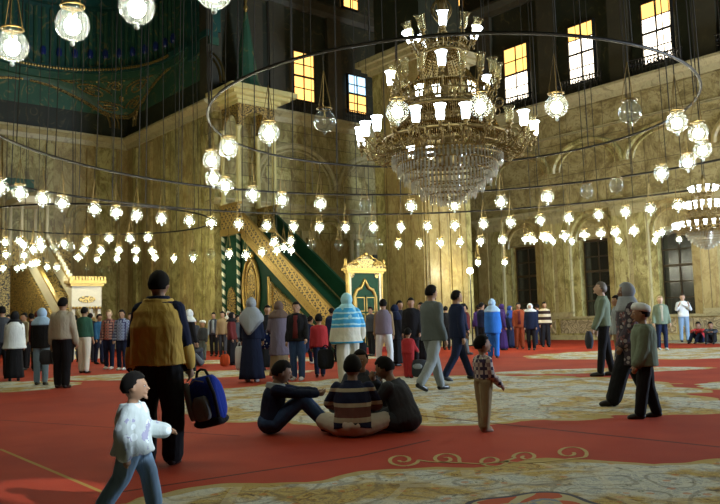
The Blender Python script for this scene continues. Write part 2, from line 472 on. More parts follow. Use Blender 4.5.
# niche vault: ring cornice, drum with openings, pendentives with gilded scrollwork
RC = (11.6, 34.4); RR = 5.35; ZR = 14.4
def ringpts(r, n=48):
    pts = []
    for i in range(n+1):
        a = PI*i/n; pts.append((RC[0]+r*math.cos(a), RC[1]+r*math.sin(a)))
    return [(RC[0]+r, VC)] + pts + [(RC[0]-r, VC)]
def band(name, rin, z0, z1, mt, th=.3):
    p = ringpts(rin); q = ringpts(rin+th)
    mb = MB(); rs = []
    for a, b in zip(p, q): rs.append([(a[0], a[1], z0), (a[0], a[1], z1), (b[0], b[1], z1), (b[0], b[1], z0)])
    mb.rings(rs); return S(name, mb, mt)
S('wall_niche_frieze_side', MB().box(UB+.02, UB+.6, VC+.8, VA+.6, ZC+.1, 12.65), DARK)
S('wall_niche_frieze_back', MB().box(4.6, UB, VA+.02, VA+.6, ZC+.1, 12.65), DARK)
band('trim_25', RR-.25, ZR, ZR+.3, TEAL, .6); band('trim_26', RR-.1, ZR-.35, ZR, DARKG, .5)
band('wall_drum', RR+.1, ZR+.3, 18, TEAL, .4); band('trim_27', RR-.3, 18, 18.4, TEAL, .8)
mb = MB(); d = ringpts(RR-.27, 110)
for p in d[1:-1]: mb.ellip((p[0], p[1], ZR+.15), .07, .07, .09, 6, 4)
S('trim_28', mb, GOLD)
mb = MB(); mw = MB(); mbl = MB(); d = ringpts(RR+.08, 44)
for i, p in enumerate(d[1:-1]):
    mb.tube([(p[0], p[1], ZR+.3), (p[0], p[1], 17.8)], .1, 6)
    if i % 2 == 0: mw.ellip((p[0]*.995+RC[0]*.005, p[1], ZR+1.1), .16, .16, .3, 8, 6)
S('trim_29', mb, DARKG)
BLUE = flat('blue_glass', (.015, .03, .16), .3)
S('trim_30', mw, BLUE)
# half dome over the niche
mb = MB(); rs = []
for j in range(9):
    t = (PI/2)*j/9; rs.append([(RC[0]+(RR+.2)*math.cos(t)*math.cos(PI*i/30), RC[1]+(RR+.2)*math.cos(t)*math.sin(PI*i/30), 18.2+4.8*math.sin(t)) for i in range(31)])
o0 = len(mb.v)
for r in rs: mb.v += r
for j in range(8):
    for i in range(30): mb.f.append((j*31+i, j*31+i+1, (j+1)*31+i+1, (j+1)*31+i))
S('ceiling_half_dome', mb, TEAL, True)
# pendentives: curved triangles between the square corners and the ring
def pend(cx, sx):
    """surface from corner (cx, VA) up to the ring quarter; s along the ring, t up"""
    g = []; n, m_ = 24, 12
    for j in range(m_+1):
        t = j/m_; row = []
        for i in range(n+1):
            a = (PI/2)*i/n
            pr = Vector((RC[0]+sx*(RR)*math.cos(a), RC[1]+RR*math.sin(a)))
            # wall point: same direction run out to the square
            dx, dy = sx*math.cos(a), math.sin(a)
            s_ = min((abs(cx-RC[0])-.03)/max(abs(dx), 1e-6), (VA-.0-RC[1]-.03)/max(abs(dy), 1e-6))
            pw = Vector((RC[0]+dx*s_, RC[1]+dy*s_))
            away = (pw-pr).length
            zlow = 12.55+ (1.5)*max(0, 1-away/1.6)**1.0
            q = pw.lerp(pr, t**1.5); row.append((q.x, q.y, zlow+(ZR-.2-zlow)*t))
        g.append(row)
    return g
for k, (cx, sx) in enumerate(((UB, 1), (6.2, -1))):
    g = pend(cx, sx); mb = MB(); n = len(g[0]); o = 0
    for r in g: mb.v += r
    for j in range(len(g)-1):
        for i in range(n-1): mb.f.append((j*n+i, j*n+i+1, (j+1)*n+i+1, (j+1)*n+i))
    S('ceiling_pendentive_%d' % (k+1), mb, DARKG, True)
    gm = MB()
    def gp(s, t):
        i = min(max(s, 0), .9999)*(n-1); j = min(max(t, 0), .9999)*(len(g)-1)
        a, b = int(i), int(j); fi, fj = i-a, j-b
        p = (Vector(g[b][a])*(1-fi)+Vector(g[b][a+1])*fi)*(1-fj)+(Vector(g[b+1][a])*(1-fi)+Vector(g[b+1][a+1])*fi)*fj
        return p+Vector((-sx*.04, -.04, 0))
    for cs, ct, rr_, sg in ((.36, .62, .12, 1), (.64, .62, .12, -1), (.43, .3, .08, 1), (.57, .3, .08, -1), (.24, .8, .07, 1), (.76, .8, .07, -1), (.5, .8, .06, 1)):
        gm.tube([gp(cs+sg*rr_*(1-q/44)*math.cos(q*.32)*.8, ct+rr_*1.6*(1-q/44)*math.sin(q*.32)) for q in range(40)], .045, 5)
    gm.ellip(gp(.5, .55), .16, .16, .22, 8, 6)
    for e in (.02, .09, .97): gm.tube([gp(.5+(q/20-.5)*(.95), e if e > .5 else max(e, e+abs(q/20-.5)*0)) for q in range(21)], .05, 5)
    for q in range(30): gm.ellip(gp(q/30, .9), .06, .06, .06, 5, 4)
    S('trim_%d' % (31+k), gm, FILI)
# big arches that frame the pendentives on niche side and back
mb = MB()
for rad in (4.6, 4.9): mb.tube([(UB-.06, 34.2+rad*math.cos(PI*i/24), 12.0+rad*.52*math.sin(PI*i/24)) for i in range(25)], .06, 6)
for rad in (4.6, 4.9, 5.1): mb.tube([(11.4+rad*math.cos(PI*i/24), VA-.06, 12.0+rad*.52*math.sin(PI*i/24)) for i in range(25)], .06, 6)
S('trim_33', mb, BRASS)
S('wall_niche_tympanum_side', MB().box(UB+.0, UB+.6, VC+.8, VA+.6, 12.65, ZR+.3), DARKG)
S('wall_niche_tympanum_back', MB().box(4.6, UB, VA, VA+.6, 12.65, ZR+.3), DARKG)
S('wall_niche_cap', MB().box(RC[0]+RR+.1, UB+.7, VC+.8, VA+.6, ZR+.3, 18), DARKG)
# tall pilaster at the niche mouth with teal painted panel
S('trim_34', MB().box(UB-.25, UB+.55, VC+.1, VC+.75, ZC+.15, 22), DARKP)
S('trim_35', MB().box(UB-.3, UB-.05, VC+.75, VC+1.9, ZC+2.4, 20), TEAL)

# ------------------------------------------------------------------ carpet
def _carpet(n, b):
    p = n.pos(); x, y, z = n.sep(p)
    big = n.noise(p, .5, 3); fine = n.noise(p, 60, 2)
    red = n.mix(big.ss(.3, .7), (.42, .046, .014), (.29, .025, .009))
    red = n.mix(fine*.35, red, (.12, .012, .006))
    wob = n.noise(p, 1.1, 2, .5)
    E = [(1.6, 3.6, 4.3, 2.82, 1), (1.1, 12.5, 4.1, 3.65, 1), (3.95, 9.85, 1.5, .72, 1), (9.8, 22.2, 5.0, 2.9, 1), (5.0, 16.4, 2.4, .7, 1), (7.2, 12.2, 1.9, 1.15, 1), (-8.2, 16.2, 2.2, 1.6, 1), (-4.4, 18.6, 3.2, 1.3, 1), (13.5, 30, 2.0, 2.2, 0), (-3.0, 24.5, 4.0, 1.3, 0), (-9.5, 4.5, 4, 3, 0)]
    f = None
    for cx, cy, rx, ry, sc in E:
        dx = (x-cx)/rx; dy = (y-cy)/ry
        ang = n.math('ARCTAN2', dy, dx)
        r = (dx*dx+dy*dy).sqrt() + (ang*9).sin().abs()*-.06 + (wob-.5)*.22 + .03
        f = r if f is None else f.mn(r)
    v1 = n.vor(p, 2.3, 'SMOOTH_F1'); v2 = n.noise(p, 7.5, 6, .8, 1.0); v3 = n.vor(n.vec(p, loc=(5, 2, 0)), 5.5)
    v4 = n.noise(n.vec(p, loc=(9, 4, 0)), 1.3, 3, .6)
    warm = n.ramp(v2, [(.36, (.1, .06, .03)), (.44, (.36, .22, .04)), (.5, (.5, .38, .12)), (.55, (.2, .14, .06)), (.62, (.44, .31, .08)), (.7, (.3, .06, .02))])
    cool = n.ramp(v2, [(.36, (.1, .11, .1)), (.43, (.42, .43, .36)), (.5, (.58, .58, .5)), (.55, (.22, .25, .27)), (.62, (.5, .5, .43)), (.7, (.24, .16, .08))])
    c = n.mix(v4.ss(.42, .55), warm, cool)
    c = n.mix((v1*30).sin().ss(.6, .95)*.45, c, (.1, .075, .05))
    c = n.mix(v3.lt(.17)*.6, c, (.45, .14, .03))
    lat = (n.vor(p, 1.15, 'DISTANCE_TO_EDGE')).lt(.035)
    c = n.mix(lat*.3, c, (.6, .55, .4))
    edge = (f-.985).abs().lt(.02)
    out = n.mix(f.lt(1.0), red, c); out = n.mix(edge*.8, out, (.36, .26, .07))
    # centre of the near medallion: red ground, blue cartouche
    dx = (x-1.1)/.42; dy = (y-4.95)/.42; r = (dx*dx+dy*dy).sqrt()+(n.math('ARCTAN2', dy, dx)*4).sin()*.12
    core = n.mix((v1*22).sin().gt(.55), (.42, .08, .03), (.42, .36, .2))
    core = n.mix(r.lt(.55), core, n.mix(v2.gt(.5), (.16, .2, .27), (.4, .34, .2)))
    out = n.mix(r.lt(1.0), out, core); out = n.mix((r-1.0).abs().lt(.05), out, (.06, .06, .08))
    def seam(x0, y0, x1, y1, w, c, out):
        d = Vector((x1-x0, y1-y0)).normalized()
        e = ((x-x0)*d.y - (y-y0)*d.x).abs().lt(w)
        t = (x-x0)*d.x+(y-y0)*d.y
        e = e*t.gt(0)*t.lt(math.hypot(x1-x0, y1-y0))
        return n.mix(e*.85, out, c)
    for a, b_, w, col in [((0, 449), (107, 494), .018, (.3, .2, .04)), ((107, 494), (360, 456), .02, (.05, .008, .004)), ((360, 456), (430, 440), .02, (.05, .008, .004)), ((405, 414), (720, 447), .03, (.07, .01, .006)), ((0, 420), (240, 436), .02, (.12, .012, .006))]:
        q, w_ = at_z(*a, 0), at_z(*b_, 0); out = seam(q.x, q.y, w_.x, w_.y, w, col, out)
    P(n, b, out, .9, normal=n.bump(fine, .25, .01), spec=.15)
CARPET = mat('red_floral_carpet', _carpet)
cp = MB().box(-13.9, 22.25, -13.9, 30.3, -.01, 0).box(22.25, 30.45, -13.9, 22.25, -.01, 0).box(25.35, 30.45, 22.25, 30.3, -.01, 0).box(22.25, 25.35, 25.65, 30.3, -.01, 0).box(5.3, 16.8, 30.3, 39.8, -.01, 0).build('carpet', CARPET, rotz=ROT)
tag(cp, 'wall to wall red carpet with scalloped beige floral medallions', 'carpet')
# gold scrolls woven beside the near medallion, part of the carpet
sc = MB()
def flatcurve(pts, w):
    for i in range(len(pts)-1):
        a, b = Vector(pts[i]), Vector(pts[i+1]); d = (b-a); nrm = Vector((-d.y, d.x, 0)).normalized()*w
        sc.add([a-nrm, b-nrm, b+nrm, a+nrm, a-nrm+Vector((0, 0, .003)), b-nrm+Vector((0, 0, .003)), b+nrm+Vector((0, 0, .003)), a+nrm+Vector((0, 0, .003))], [(4, 5, 6, 7), (0, 1, 5, 4), (3, 2, 6, 7)])
def W(px, py):
    q = at_z(px, py, 0); return Vector((q.x, q.y, .0))
def spiral(cx, cy, r, a0, turns, sg):
    return [(cx+r*(1-k/26)*math.cos(a0+sg*turns*2*PI*k/22), cy+r*.42*(1-k/26)*math.sin(a0+sg*turns*2*PI*k/22)) for k in range(22)]
for path in ([(545, 462), (525, 463), (505, 462)] + spiral(492, 461, 16, 0, 1.3, 1),
             [(505, 462), (480, 464), (460, 463)] + spiral(445, 459, 15, .3, 1.4, -1),
             [(460, 463), (430, 462), (418, 460)] + spiral(402, 460, 17, 0, 1.5, 1),
             [(500, 463), (515, 458)] + spiral(526, 457, 13, PI, 1.2, 1),
             [(545, 462), (562, 460), (580, 458)] + spiral(570, 453, 18, .6, 1.2, -1)):
    flatcurve([W(*q) for q in path], .016)
q_ = sc.build('woven_scroll', flat('gold_yarn', (.42, .3, .09), .9), cp); q_.rotation_euler.z = -ROT; q_['kind'] = 'stuff'
# ------------------------------------------------------------------ glass globe lamps
ORD = ['first', 'second', 'third', 'fourth', 'fifth', 'sixth', 'seventh', 'eighth', 'ninth', 'tenth', 'eleventh', 'twelfth', 'thirteenth', 'fourteenth', 'fifteenth', 'sixteenth', 'seventeenth', 'eighteenth', 'nineteenth', 'twentieth', 'twenty-first', 'twenty-second', 'twenty-third', 'twenty-fourth', 'twenty-fifth', 'twenty-sixth', 'twenty-seventh', 'twenty-eighth', 'twenty-ninth', 'thirtieth']
def make_lamp(lit, cord, n=20):
    t = thing('glass_globe_lamp', '', 'lamp')
    g = MB().lathe([(.012, -.172), (.05, -.168), (.105, -.142), (.15, -.095), (.172, -.03), (.172, .02), (.155, .075), (.122, .118), (.09, .14), (.083, .155), (.1, .175), (.115, .185)], n, cap=False)
    g.build('glass_globe', GLOBE, t, True)
    MB().lathe([(.112, .178), (.122, .182), (.122, .196), (.112, .2), (.104, .192), (.112, .178)], n, cap=False).build('brass_rim', BRASS, t, True)
    MB().lathe([(.004, -.235), (.022, -.222), (.027, -.205), (.018, -.188), (.03, -.178), (.014, -.168)], 10).build('glass_finial', GLOBE if not lit else FINI, t, True)
    if lit:
        MB().ellip((0, 0, -.02), .082, .082, .088, 10, 7).build('light_bulb', BULB, t, True)
    else:
        MB().ellip((0, 0, -.01), .022, .022, .04, 8, 6).build('light_bulb', CLEARSH, t, True)
    MB().tube([(0, 0, .05), (0, 0, .17)], .016, 6).box(-.1, .1, -.008, .008, .165, .178).build('bulb_holder', BRASS, t)
    for k in range(3):
        a = k*2*PI/3+.5
        MB().tube([(.112*math.cos(a), .112*math.sin(a), .19), (.05*math.cos(a), .05*math.sin(a), .55), (0, 0, .8)], .0065, 4).build('suspension_chain', BRASS, t)
    if cord > .8: MB().tube([(0, 0, .8), (0, 0, cord)], .007, 4).build('hanging_cord', WIRE, t)
    return t
FINI = flat('milky_glass_finial', (.7, .8, .8), .2)
protos = {}
def lamp(p, lit, label, group, cord=1.1, s=1.0):
    k = (lit, cord)
    if k not in protos:
        o = protos[k] = make_lamp(lit, cord)
    else: o = copy_tree(protos[k])
    o.location = p; o.scale = (s, s, s); o.rotation_euler.z = random.uniform(0, 2)
    o['label'] = label; o['group'] = group
    return o
CEN = Vector((1.9, 16.0))
Z1, Z2, Z3 = 4.30, 4.30, 3.95
R1, R2, R3 = 4.98, 9.69, 12.0
def snap(px, py, z, r):
    q = at_z(px, py, z); d = Vector((q.x, q.y))-CEN; d = d.normalized()*r
    return Vector((CEN.x+d.x, CEN.y+d.y, z))
def ring_lamps(pts, z, r, unlit, ringname, side):
    order = sorted(range(len(pts)), key=lambda i: pts[i][0])
    for j, i in enumerate(order):
        lit = i not in unlit; px, py = pts[i]
        lamp(snap(px, py, z, r), lit, '%s globe lamp, %s ring, %s from the left on its %s' % ('lit' if lit else 'unlit', ringname, ORD[j], side), 'globe lamps on the %s ring' % ringname)
ring_lamps([(232, 148), (269, 133), (325, 121), (398, 112), (478, 110), (558, 105), (627, 113), (673, 123), (695, 133)], Z1, R1, {2, 6}, 'small inner', 'near side')
ring_lamps([(213, 160), (214, 178), (229, 185), (252, 194), (284, 199), (322, 203), (365, 206), (409, 208), (455, 208), (500, 201), (545, 196), (588, 191), (627, 186), (660, 173), (685, 162), (699, 150)], Z1, R1, {6, 11, 12}, 'small inner', 'far side')
ring_lamps([(20, 48), (72, 24), (138, 7), (218, -7)], Z2, R2, set(), 'wide middle', 'near side')
for a in [-100, -88, -76, -64, -52, -40, -28, -16, -4, 8, 20, 192, 205, 217]:
    lamp(Vector((CEN.x+R2*math.cos(R(a)), CEN.y+R2*math.sin(R(a)), Z2)), True, 'lit globe lamp on the wide middle ring, outside the photo', 'globe lamps on the wide middle ring outside the photo')
ring_lamps([(-8, 187), (14, 193), (37, 199), (61, 203), (84, 210), (110, 213), (137, 215), (161, 218), (187, 221), (213, 222), (239, 224), (265, 226), (292, 227), (317, 228), (344, 228), (372, 228), (400, 228), (428, 225), (455, 226), (483, 223), (512, 223), (541, 220), (570, 218), (600, 215), (627, 212), (652, 209), (684, 206)], Z2, R2, set(), 'wide middle', 'far side')
ring_lamps([(313, 244), (340, 244), (358, 246), (376, 246), (397, 245), (418, 246), (440, 246), (460, 241), (482, 243), (503, 240), (530, 238), (548, 238), (570, 238), (589, 236), (614, 237), (635, 237), (659, 236)], Z3, R3, {0, 1, 2, 3}, 'widest outer', 'far side')
# lamps of the smaller ring inside the niche mouth and of the row above the stair
niche = [(5, 242), (20, 241), (40, 241), (41, 247), (64, 243), (87, 241), (109, 238), (130, 238), (148, 237), (24, 245), (33, 249), (54, 248), (70, 247), (84, 249), (101, 250), (119, 250), (136, 250), (152, 251), (6, 254), (24, 255), (78, 257), (97, 259), (117, 258), (136, 259), (155, 257), (174, 258), (193, 258)]
nch = sorted(niche)
for j, (px, py) in enumerate(nch):
    lamp(at_z(px, py, 4.3 if py < 246 else 4.05), (px, py) not in ((54, 248), (70, 247)), '%s globe lamp hanging before the niche, %s from the left' % ('unlit clear' if (px, py) in ((54, 248), (70, 247)) else 'small lit', ORD[j]), 'small globe lamps before the niche', 1.1, .95)
low = sorted([(3, 268), (17, 268), (23, 266), (32, 264), (36, 263), (47, 267), (57, 267), (87, 269), (101, 271), (109, 270)])
for j, (px, py) in enumerate(low):
    lamp(at_z(px, py, 3.7), px < 80, '%s globe lamp low over the left stair, %s from the left' % ('lit' if px < 80 else 'unlit clear', ORD[j]), 'low globe lamps over the left stair', 1.1, .9)
for j, (px, py) in enumerate([(193, 255), (211, 254), (229, 254), (246, 255), (262, 252)]):
    lamp(at_z(px, py, 1.22+(322.5-py)*26/764), j > 1, '%s globe lamp low before the gilded stair, %s from the left' % ('small lit' if j > 1 else 'unlit clear', ORD[j]), 'low globe lamps before the gilded stair', 1.1, .9)
clus = sorted([(274, 242), (291, 241), (277, 250), (284, 247), (291, 250)])
for j, (px, py) in enumerate(clus):
    lamp(at_z(px, py, 1.22+(320.5-py)*(25.4+1.1*((j*2) % 5)/1.5)/764), True, 'small lit globe lamp bunched over the gilded stair, %s from the left' % ORD[j], 'globe lamps bunched over the stair', 2.4, .9)
rgt = sorted([(525, 239), (534, 240), (543, 237), (550, 238), (553, 241), (572, 241), (619, 240), (655, 240), (662, 232), (668, 231), (657, 235), (679, 239), (505, 262), (478, 262)])
for j, (px, py) in enumerate(rgt):
    z = 4.0 if py < 250 else 3.2
    lamp(at_z(px, py, z), px not in (668,), '%s globe lamp before the right wall, %s from the left' % ('unlit clear' if px == 668 else 'small lit', ORD[j]), 'small globe lamps before the right wall', 1.1, .85)
# iron rings that carry the lamps, each with its suspension wires
for name, r, z, nw, wr, lab in (('lamp_ring', R1, Z1+1.1, 22, .028, 'small dark iron hoop around the big chandelier, carrying globe lamps'), ('lamp_ring', R2, Z2+1.1, 40, .035, 'wide dark iron hoop carrying the middle circle of globe lamps'), ('lamp_ring', R3, Z3+1.1, 64, .035, 'widest dark iron hoop, carrying the outermost circle of globe lamps')):
    t = thing(name, lab, 'lamp ring', (CEN.x, CEN.y, z), 0, 'iron lamp hoops')
    MB().torus(r, wr, 160, 6).build('hoop', IRON, t, True)
    for k in range(nw):
        a = 2*PI*(k+.3)/nw; rt = r*.93
        MB().tube([(r*math.cos(a), r*math.sin(a), 0), (rt*math.cos(a), rt*math.sin(a), ZT-z-.02)], .013, 4).build('suspension_wire', WIRE, t)
t = thing('lamp_ring', 'small dark iron hoop in front of the niche on the left', 'lamp ring', (*XY(11.4, 30.0), 5.4), 0, 'iron lamp hoops')
MB().torus(4.6, .035, 80, 6).build('hoop', IRON, t, True)
for k in range(18):
    a = 2*PI*k/18
    MB().tube([(4.6*math.cos(a), 4.6*math.sin(a), 0), (4.5*math.cos(a), 4.5*math.sin(a), 12.8)], .013, 4).build('suspension_wire', WIRE, t)

# ------------------------------------------------------------------ great chandelier
def chandelier(loc, label, s, lit_p, full=True, allit=False):
    t = thing('crystal_chandelier', label, 'chandelier', loc, 0)
    t.scale = (s, s, s); rnd = random.Random(5)
    # z measured from the floor of the great one
    MB().lathe([(.05, 4.3), (.16, 4.45), (.2, 4.7), (.12, 4.9), (.09, 5.2), (.16, 5.4), (.2, 5.6), (.1, 5.8), (.08, 6.1), (.14, 6.3), (.1, 6.5), (.07, 7.0), (.13, 7.2), (.06, 7.5), (.09, 7.9), (.12, 8.05), (.05, 8.25)], 14).build('central_stem', BRASS, t, True)
    MB().tube([(0, 0, 8.2), (0, 0, ZT/s-loc[2]/s-.02)], .03, 6).build('suspension_chain', IRON, t)
    # pierced brass galleries
    def gallery(r0_, r1_, z0, z1):
        mb = MB().torus(r1_, .035, 48, 6, (0, 0, z1)).torus(r0_, .03, 48, 6, (0, 0, z0)).torus((r0_+r1_)/2, .02, 48, 6, (0, 0, (z0+z1)/2))
        for k in range(36):
            a = k*PI/18
            mb.tube([(r0_*math.cos(a), r0_*math.sin(a), z0), ((r0_+r1_)/2*math.cos(a+.1), (r0_+r1_)/2*math.sin(a+.1), (z0+z1)/2), (r1_*math.cos(a), r1_*math.sin(a), z1)], .014, 4)
        for k in range(8):
            a = k*PI/4; mb.tube([(0, 0, (z0+z1)/2), (r0_*math.cos(a), r0_*math.sin(a), z0)], .018, 4)
        mb.build('brass_gallery', BRASS, t, True)
    gallery(1.15, 1.35, 4.55, 4.95); gallery(.85, 1.05, 5.2, 5.55); gallery(.8, .88, 5.75, 6.05); gallery(.42, .5, 6.85, 7.1)
    # arms and tulip shades
    def shade(lit, k):
        mb = MB(); mb.lathe([(.03, 0), (.065, .015), (.082, .08), (.082, .2), (.1, .28), (.125, .31)], 12, cap=False, wav=0)
        mb.lathe([(.12, .309), (.095, .278), (.077, .2), (.077, .08), (.06, .02), (.025, .01)], 12, cap=False)
        return mb.build('tulip_shade', FROST if lit else CLEARSH, None, True)
    for r, zs, n_, r_in, z_in, tilt, sc_, pl in ((1.83, 4.93, 24, 1.2, 4.7, .0, 1.0, .55), (1.14, 6.2, 17, .8, 5.95, 0, 1.0, .5), (.7, 7.2, 10, .35, 7.0, .35, 1.0, .3)):
        armp = shp = shl = None
        for k in range(n_):
            a = 2*PI*(k+.35)/n_
            if armp is None:
                mb = MB(); L = r-r_in
                mb.tube([(r_in + L*q/12, 0, z_in-zs + (zs-z_in)*q/12 - .2*math.sin(PI*q/12)*(1+.2*math.cos(q))) for q in range(13)], .017, 5)
                mb.tube([(r_in+L*.45+.09*math.cos(q*.7), 0, z_in-zs-.02+.09*math.sin(q*.7)) for q in range(9)], .012, 4)
                mb.lathe([(.02, -.12), (.05, -.09), (.02, -.05), (.075, -.015), (.075, 0)], 8, (r, 0, 0))
                mb.ellip((r, 0, -.17), .03, .03, .05, 6, 5)
                o = armp = mb.build('curved_arm', BRASS, t, True)
            else:
                o = armp.copy(); COL.objects.link(o); o.parent = t
            o.location = (0, 0, zs); o.rotation_euler.z = a
            lit = allit or rnd.random() < pl
            src = shl if lit else shp
            if src is None:
                src = shade(lit, k)
                if lit: shl = src
                else: shp = src
                q = src
            else: q = src.copy(); COL.objects.link(q)
            q.parent = t; q.location = (r*math.cos(a), r*math.sin(a), zs); q.rotation_euler = (0, tilt, a); q.scale = (sc_,)*3
    # crystal work: too many drops to count, one part for each tier
    def fringe(r, z, L, w=.03, n_=None, mt=CRYST, rows=1, dr=0):
        mb = MB()
        for row in range(rows):
            rr = r-dr*row; m_ = n_ or int(2*PI*rr/(w*1.5)); zz = z-row*L*1.02
            for k in range(m_):
                a = 2*PI*(k+.5*row)/m_; x, y = rr*math.cos(a), rr*math.sin(a); l = L*(.85+.3*rnd.random()); h = w/2
                ex, ey = -math.sin(a)*h, math.cos(a)*h; nx, ny = math.cos(a)*h*.6, math.sin(a)*h*.6
                mb.add([(x, y, zz)] + [(x+ex, y+ey, zz-l*.12), (x+nx, y+ny, zz-l*.12), (x-ex, y-ey, zz-l*.12), (x-nx, y-ny, zz-l*.12)] + [(x+ex, y+ey, zz-l*.8), (x+nx, y+ny, zz-l*.8), (x-ex, y-ey, zz-l*.8), (x-nx, y-ny, zz-l*.8)] + [(x, y, zz-l)],
                       [(0, 1, 2), (0, 2, 3), (0, 3, 4), (0, 4, 1), (1, 5, 6, 2), (2, 6, 7, 3), (3, 7, 8, 4), (4, 8, 5, 1), (5, 9, 6), (6, 9, 7), (7, 9, 8), (8, 9, 5)])
        o = mb.build('crystal_fringe', mt, t); o['kind'] = 'stuff'; return o
    def hoop(r, z): MB().torus(r, .018, 40, 5, (0, 0, z)).build('brass_hoop', BRASS, t, True)
    for r, z, L in ((1.17, 4.62, .24), (1.05, 4.42, .24), (.92, 4.24, .24), (.76, 4.08, .24), (.58, 3.93, .22), (.38, 3.79, .2), (.18, 3.7, .17)):
        hoop(r, z+.01); fringe(r, z, L, .05, max(8, int(2*PI*r/.088)))
    for r, z, L in ((1.3, 4.95, .17), (1.5, 4.86, .1), (1.0, 5.55, .2), (1.1, 5.2, .2), (.98, 6.05, .17), (.5, 7.1, .15)): fringe(r, z, L, .028, mt=AMBERC)
    # bead tent between the top crown and the second tier
    mb = MB()
    for k in range(44):
        a = 2*PI*k/44
        for q in range(16):
            f = q/15; rr = .3+.42*f**1.5; z = 6.98-.85*f
            mb.ellip((rr*math.cos(a), rr*math.sin(a), z), .014, .014, .024, 4, 4)
    o = mb.build('bead_strings', AMBERC, t); o['kind'] = 'stuff'
    mb = MB()
    for k in range(36):
        a = 2*PI*k/36
        for q in range(12):
            f = q/11; rr = .9+.3*f**1.3; z = 5.75-.75*f
            mb.ellip((rr*math.cos(a), rr*math.sin(a), z), .014, .014, .026, 4, 4)
    o = mb.build('bead_strings', AMBERC, t); o['kind'] = 'stuff'
    # scrolling brass crown at the top
    mb = MB()
    for k in range(10):
        a = 2*PI*k/10
        mb.tube([(math.cos(a)*(.06+.16*math.sin(q*PI/8)), math.sin(a)*(.06+.16*math.sin(q*PI/8)), 7.55+.55*q/8) for q in range(9)], .015, 4)
    mb.build('crown', BRASS, t, True)
    mb = MB()
    for k in range(66):
        a = 2*PI*k/66; r = .8+.35*(k % 3)/2
        mb.tube([(r*math.cos(a)+.09*math.cos(q*.8)*math.cos(a), r*math.sin(a)+.09*math.cos(q*.8)*math.sin(a), 5.62+.12*(k % 2)+.09*math.sin(q*.8)) for q in range(9)], .014, 4)
    for k in range(80):
        a = 2*PI*k/80; r = 1.22+.4*(k % 3)/2
        mb.tube([(r*math.cos(a)+.1*math.cos(q*.8)*math.cos(a), r*math.sin(a)+.1*math.cos(q*.8)*math.sin(a), 4.72+.12*(k % 2)+.1*math.sin(q*.8)) for q in range(9)], .016, 4)
    mb.build('scrollwork', BRASS, t, True)['kind'] = 'stuff'
    return t
chandelier((CEN.x, CEN.y, 0), 'huge tiered crystal chandelier in the middle of the hall with tulip shades', 1.0, .65)
c2 = chandelier((9.25, 20.3, 1.3), 'smaller blazing crystal chandelier at the far right edge', .43, 1, allit=True)

# ------------------------------------------------------------------ tall minbar (wall axes)
MU0, MU1 = 17.4, 19.25
t = thing('minbar', 'tall green and gilded pulpit with a long stair against the centre wall', 'pulpit', (0, 0, 0), ROT)
def part(name, mb, mt, par=None, smooth=False): return mb.build(name, mt, par or t, smooth)
VB, VTp, ZB, ZTp = 22.0, 28.75, .5, 5.22     # stair foot and head along v, heights of the walking line
slope = (ZTp-ZB)/(VTp-VB)
side = [(VB, 0), (VB, ZB), (VTp, ZTp), (30.35, ZTp), (30.35, 0)]
part('stair_body', MB().prism(side, 'x', MU0+.08, MU1-.08), GREEN)
# gilded stringer and triangular gilded panels on the near side
for u in (MU0, MU1-.08):
    for off, w, mt, nm in ((-.3, .3, GOLD, 'gilded_stringer'), (-.16, .05, FILI, 'carved_band'), (.02, .1, GOLD, 'gilded_rail'), (.72, .13, GOLD, 'handrail')) if u == MU0 else ((.8, .06, GREEN, 'handrail'),):
        part(nm, MB().prism([(VB, ZB+off), (VB, ZB+off+w), (VTp, ZTp+off+w), (VTp, ZTp+off)], 'x', u-.03, u+.1), mt)
part('gilded_balustrade', MB().prism([(VB, ZB+.1), (VB, ZB+.72), (VTp, ZTp+.72), (VTp, ZTp+.1)], 'x', MU0+.0, MU0+.06), LATT)
part('green_balustrade', MB().prism([(VB, ZB+.1), (VB, ZB+.82), (VTp, ZTp+.82), (VTp, ZTp+.1)], 'x', MU1-.1, MU1-.02), GREEN)
part('gilded_panel', MB().prism([(22.6, .35), (22.6, ZB-.3+slope*.3), (26.6, ZB-.62+slope*4.3), (26.6, .35)], 'x', MU0+.02, MU0+.08), FILI)
part('panel_border', MB().tube([(MU0+.02, 26.7, .3), (MU0+.02, 26.7, ZB-.5+slope*4.4)], .06, 6), GOLD)
for z0, v0_, v1_ in ((.5, 23.2, 26.4), (.9, 24.0, 26.4)):
    part('panel_moulding', MB().tube([(MU0, v0_, z0), (MU0, v1_, z0), (MU0, v1_, ZB-.75+slope*(v1_-VB)-.1), (MU0, v0_, ZB-.75+slope*(v0_-VB)+.1)], .05, 5, False, True), GOLD)
# oval medallion on the green panel
oc = (28.05, 2.6)
part('oval_medallion', MB().rings([[(w, oc[0]+.55*math.cos(k*PI/14), oc[1]+1.25*math.sin(k*PI/14)) for k in range(28)] for w in (MU0+.02, MU0+.08)]), FILI)
mb = MB().tube([(MU0-.0, oc[0]+.62*math.cos(k*PI/18), oc[1]+1.33*math.sin(k*PI/18)) for k in range(36)], .08, 6, False, True)
mb.tube([(MU0-.0, oc[0]+.4*math.cos(k*PI/18), oc[1]+1.0*math.sin(k*PI/18)) for k in range(36)], .035, 5, False, True)
mb.ellip((MU0, oc[0], oc[1]+1.45), .1, .28, .2, 8, 6)
part('medallion_frame', mb, GOLD, None, True)
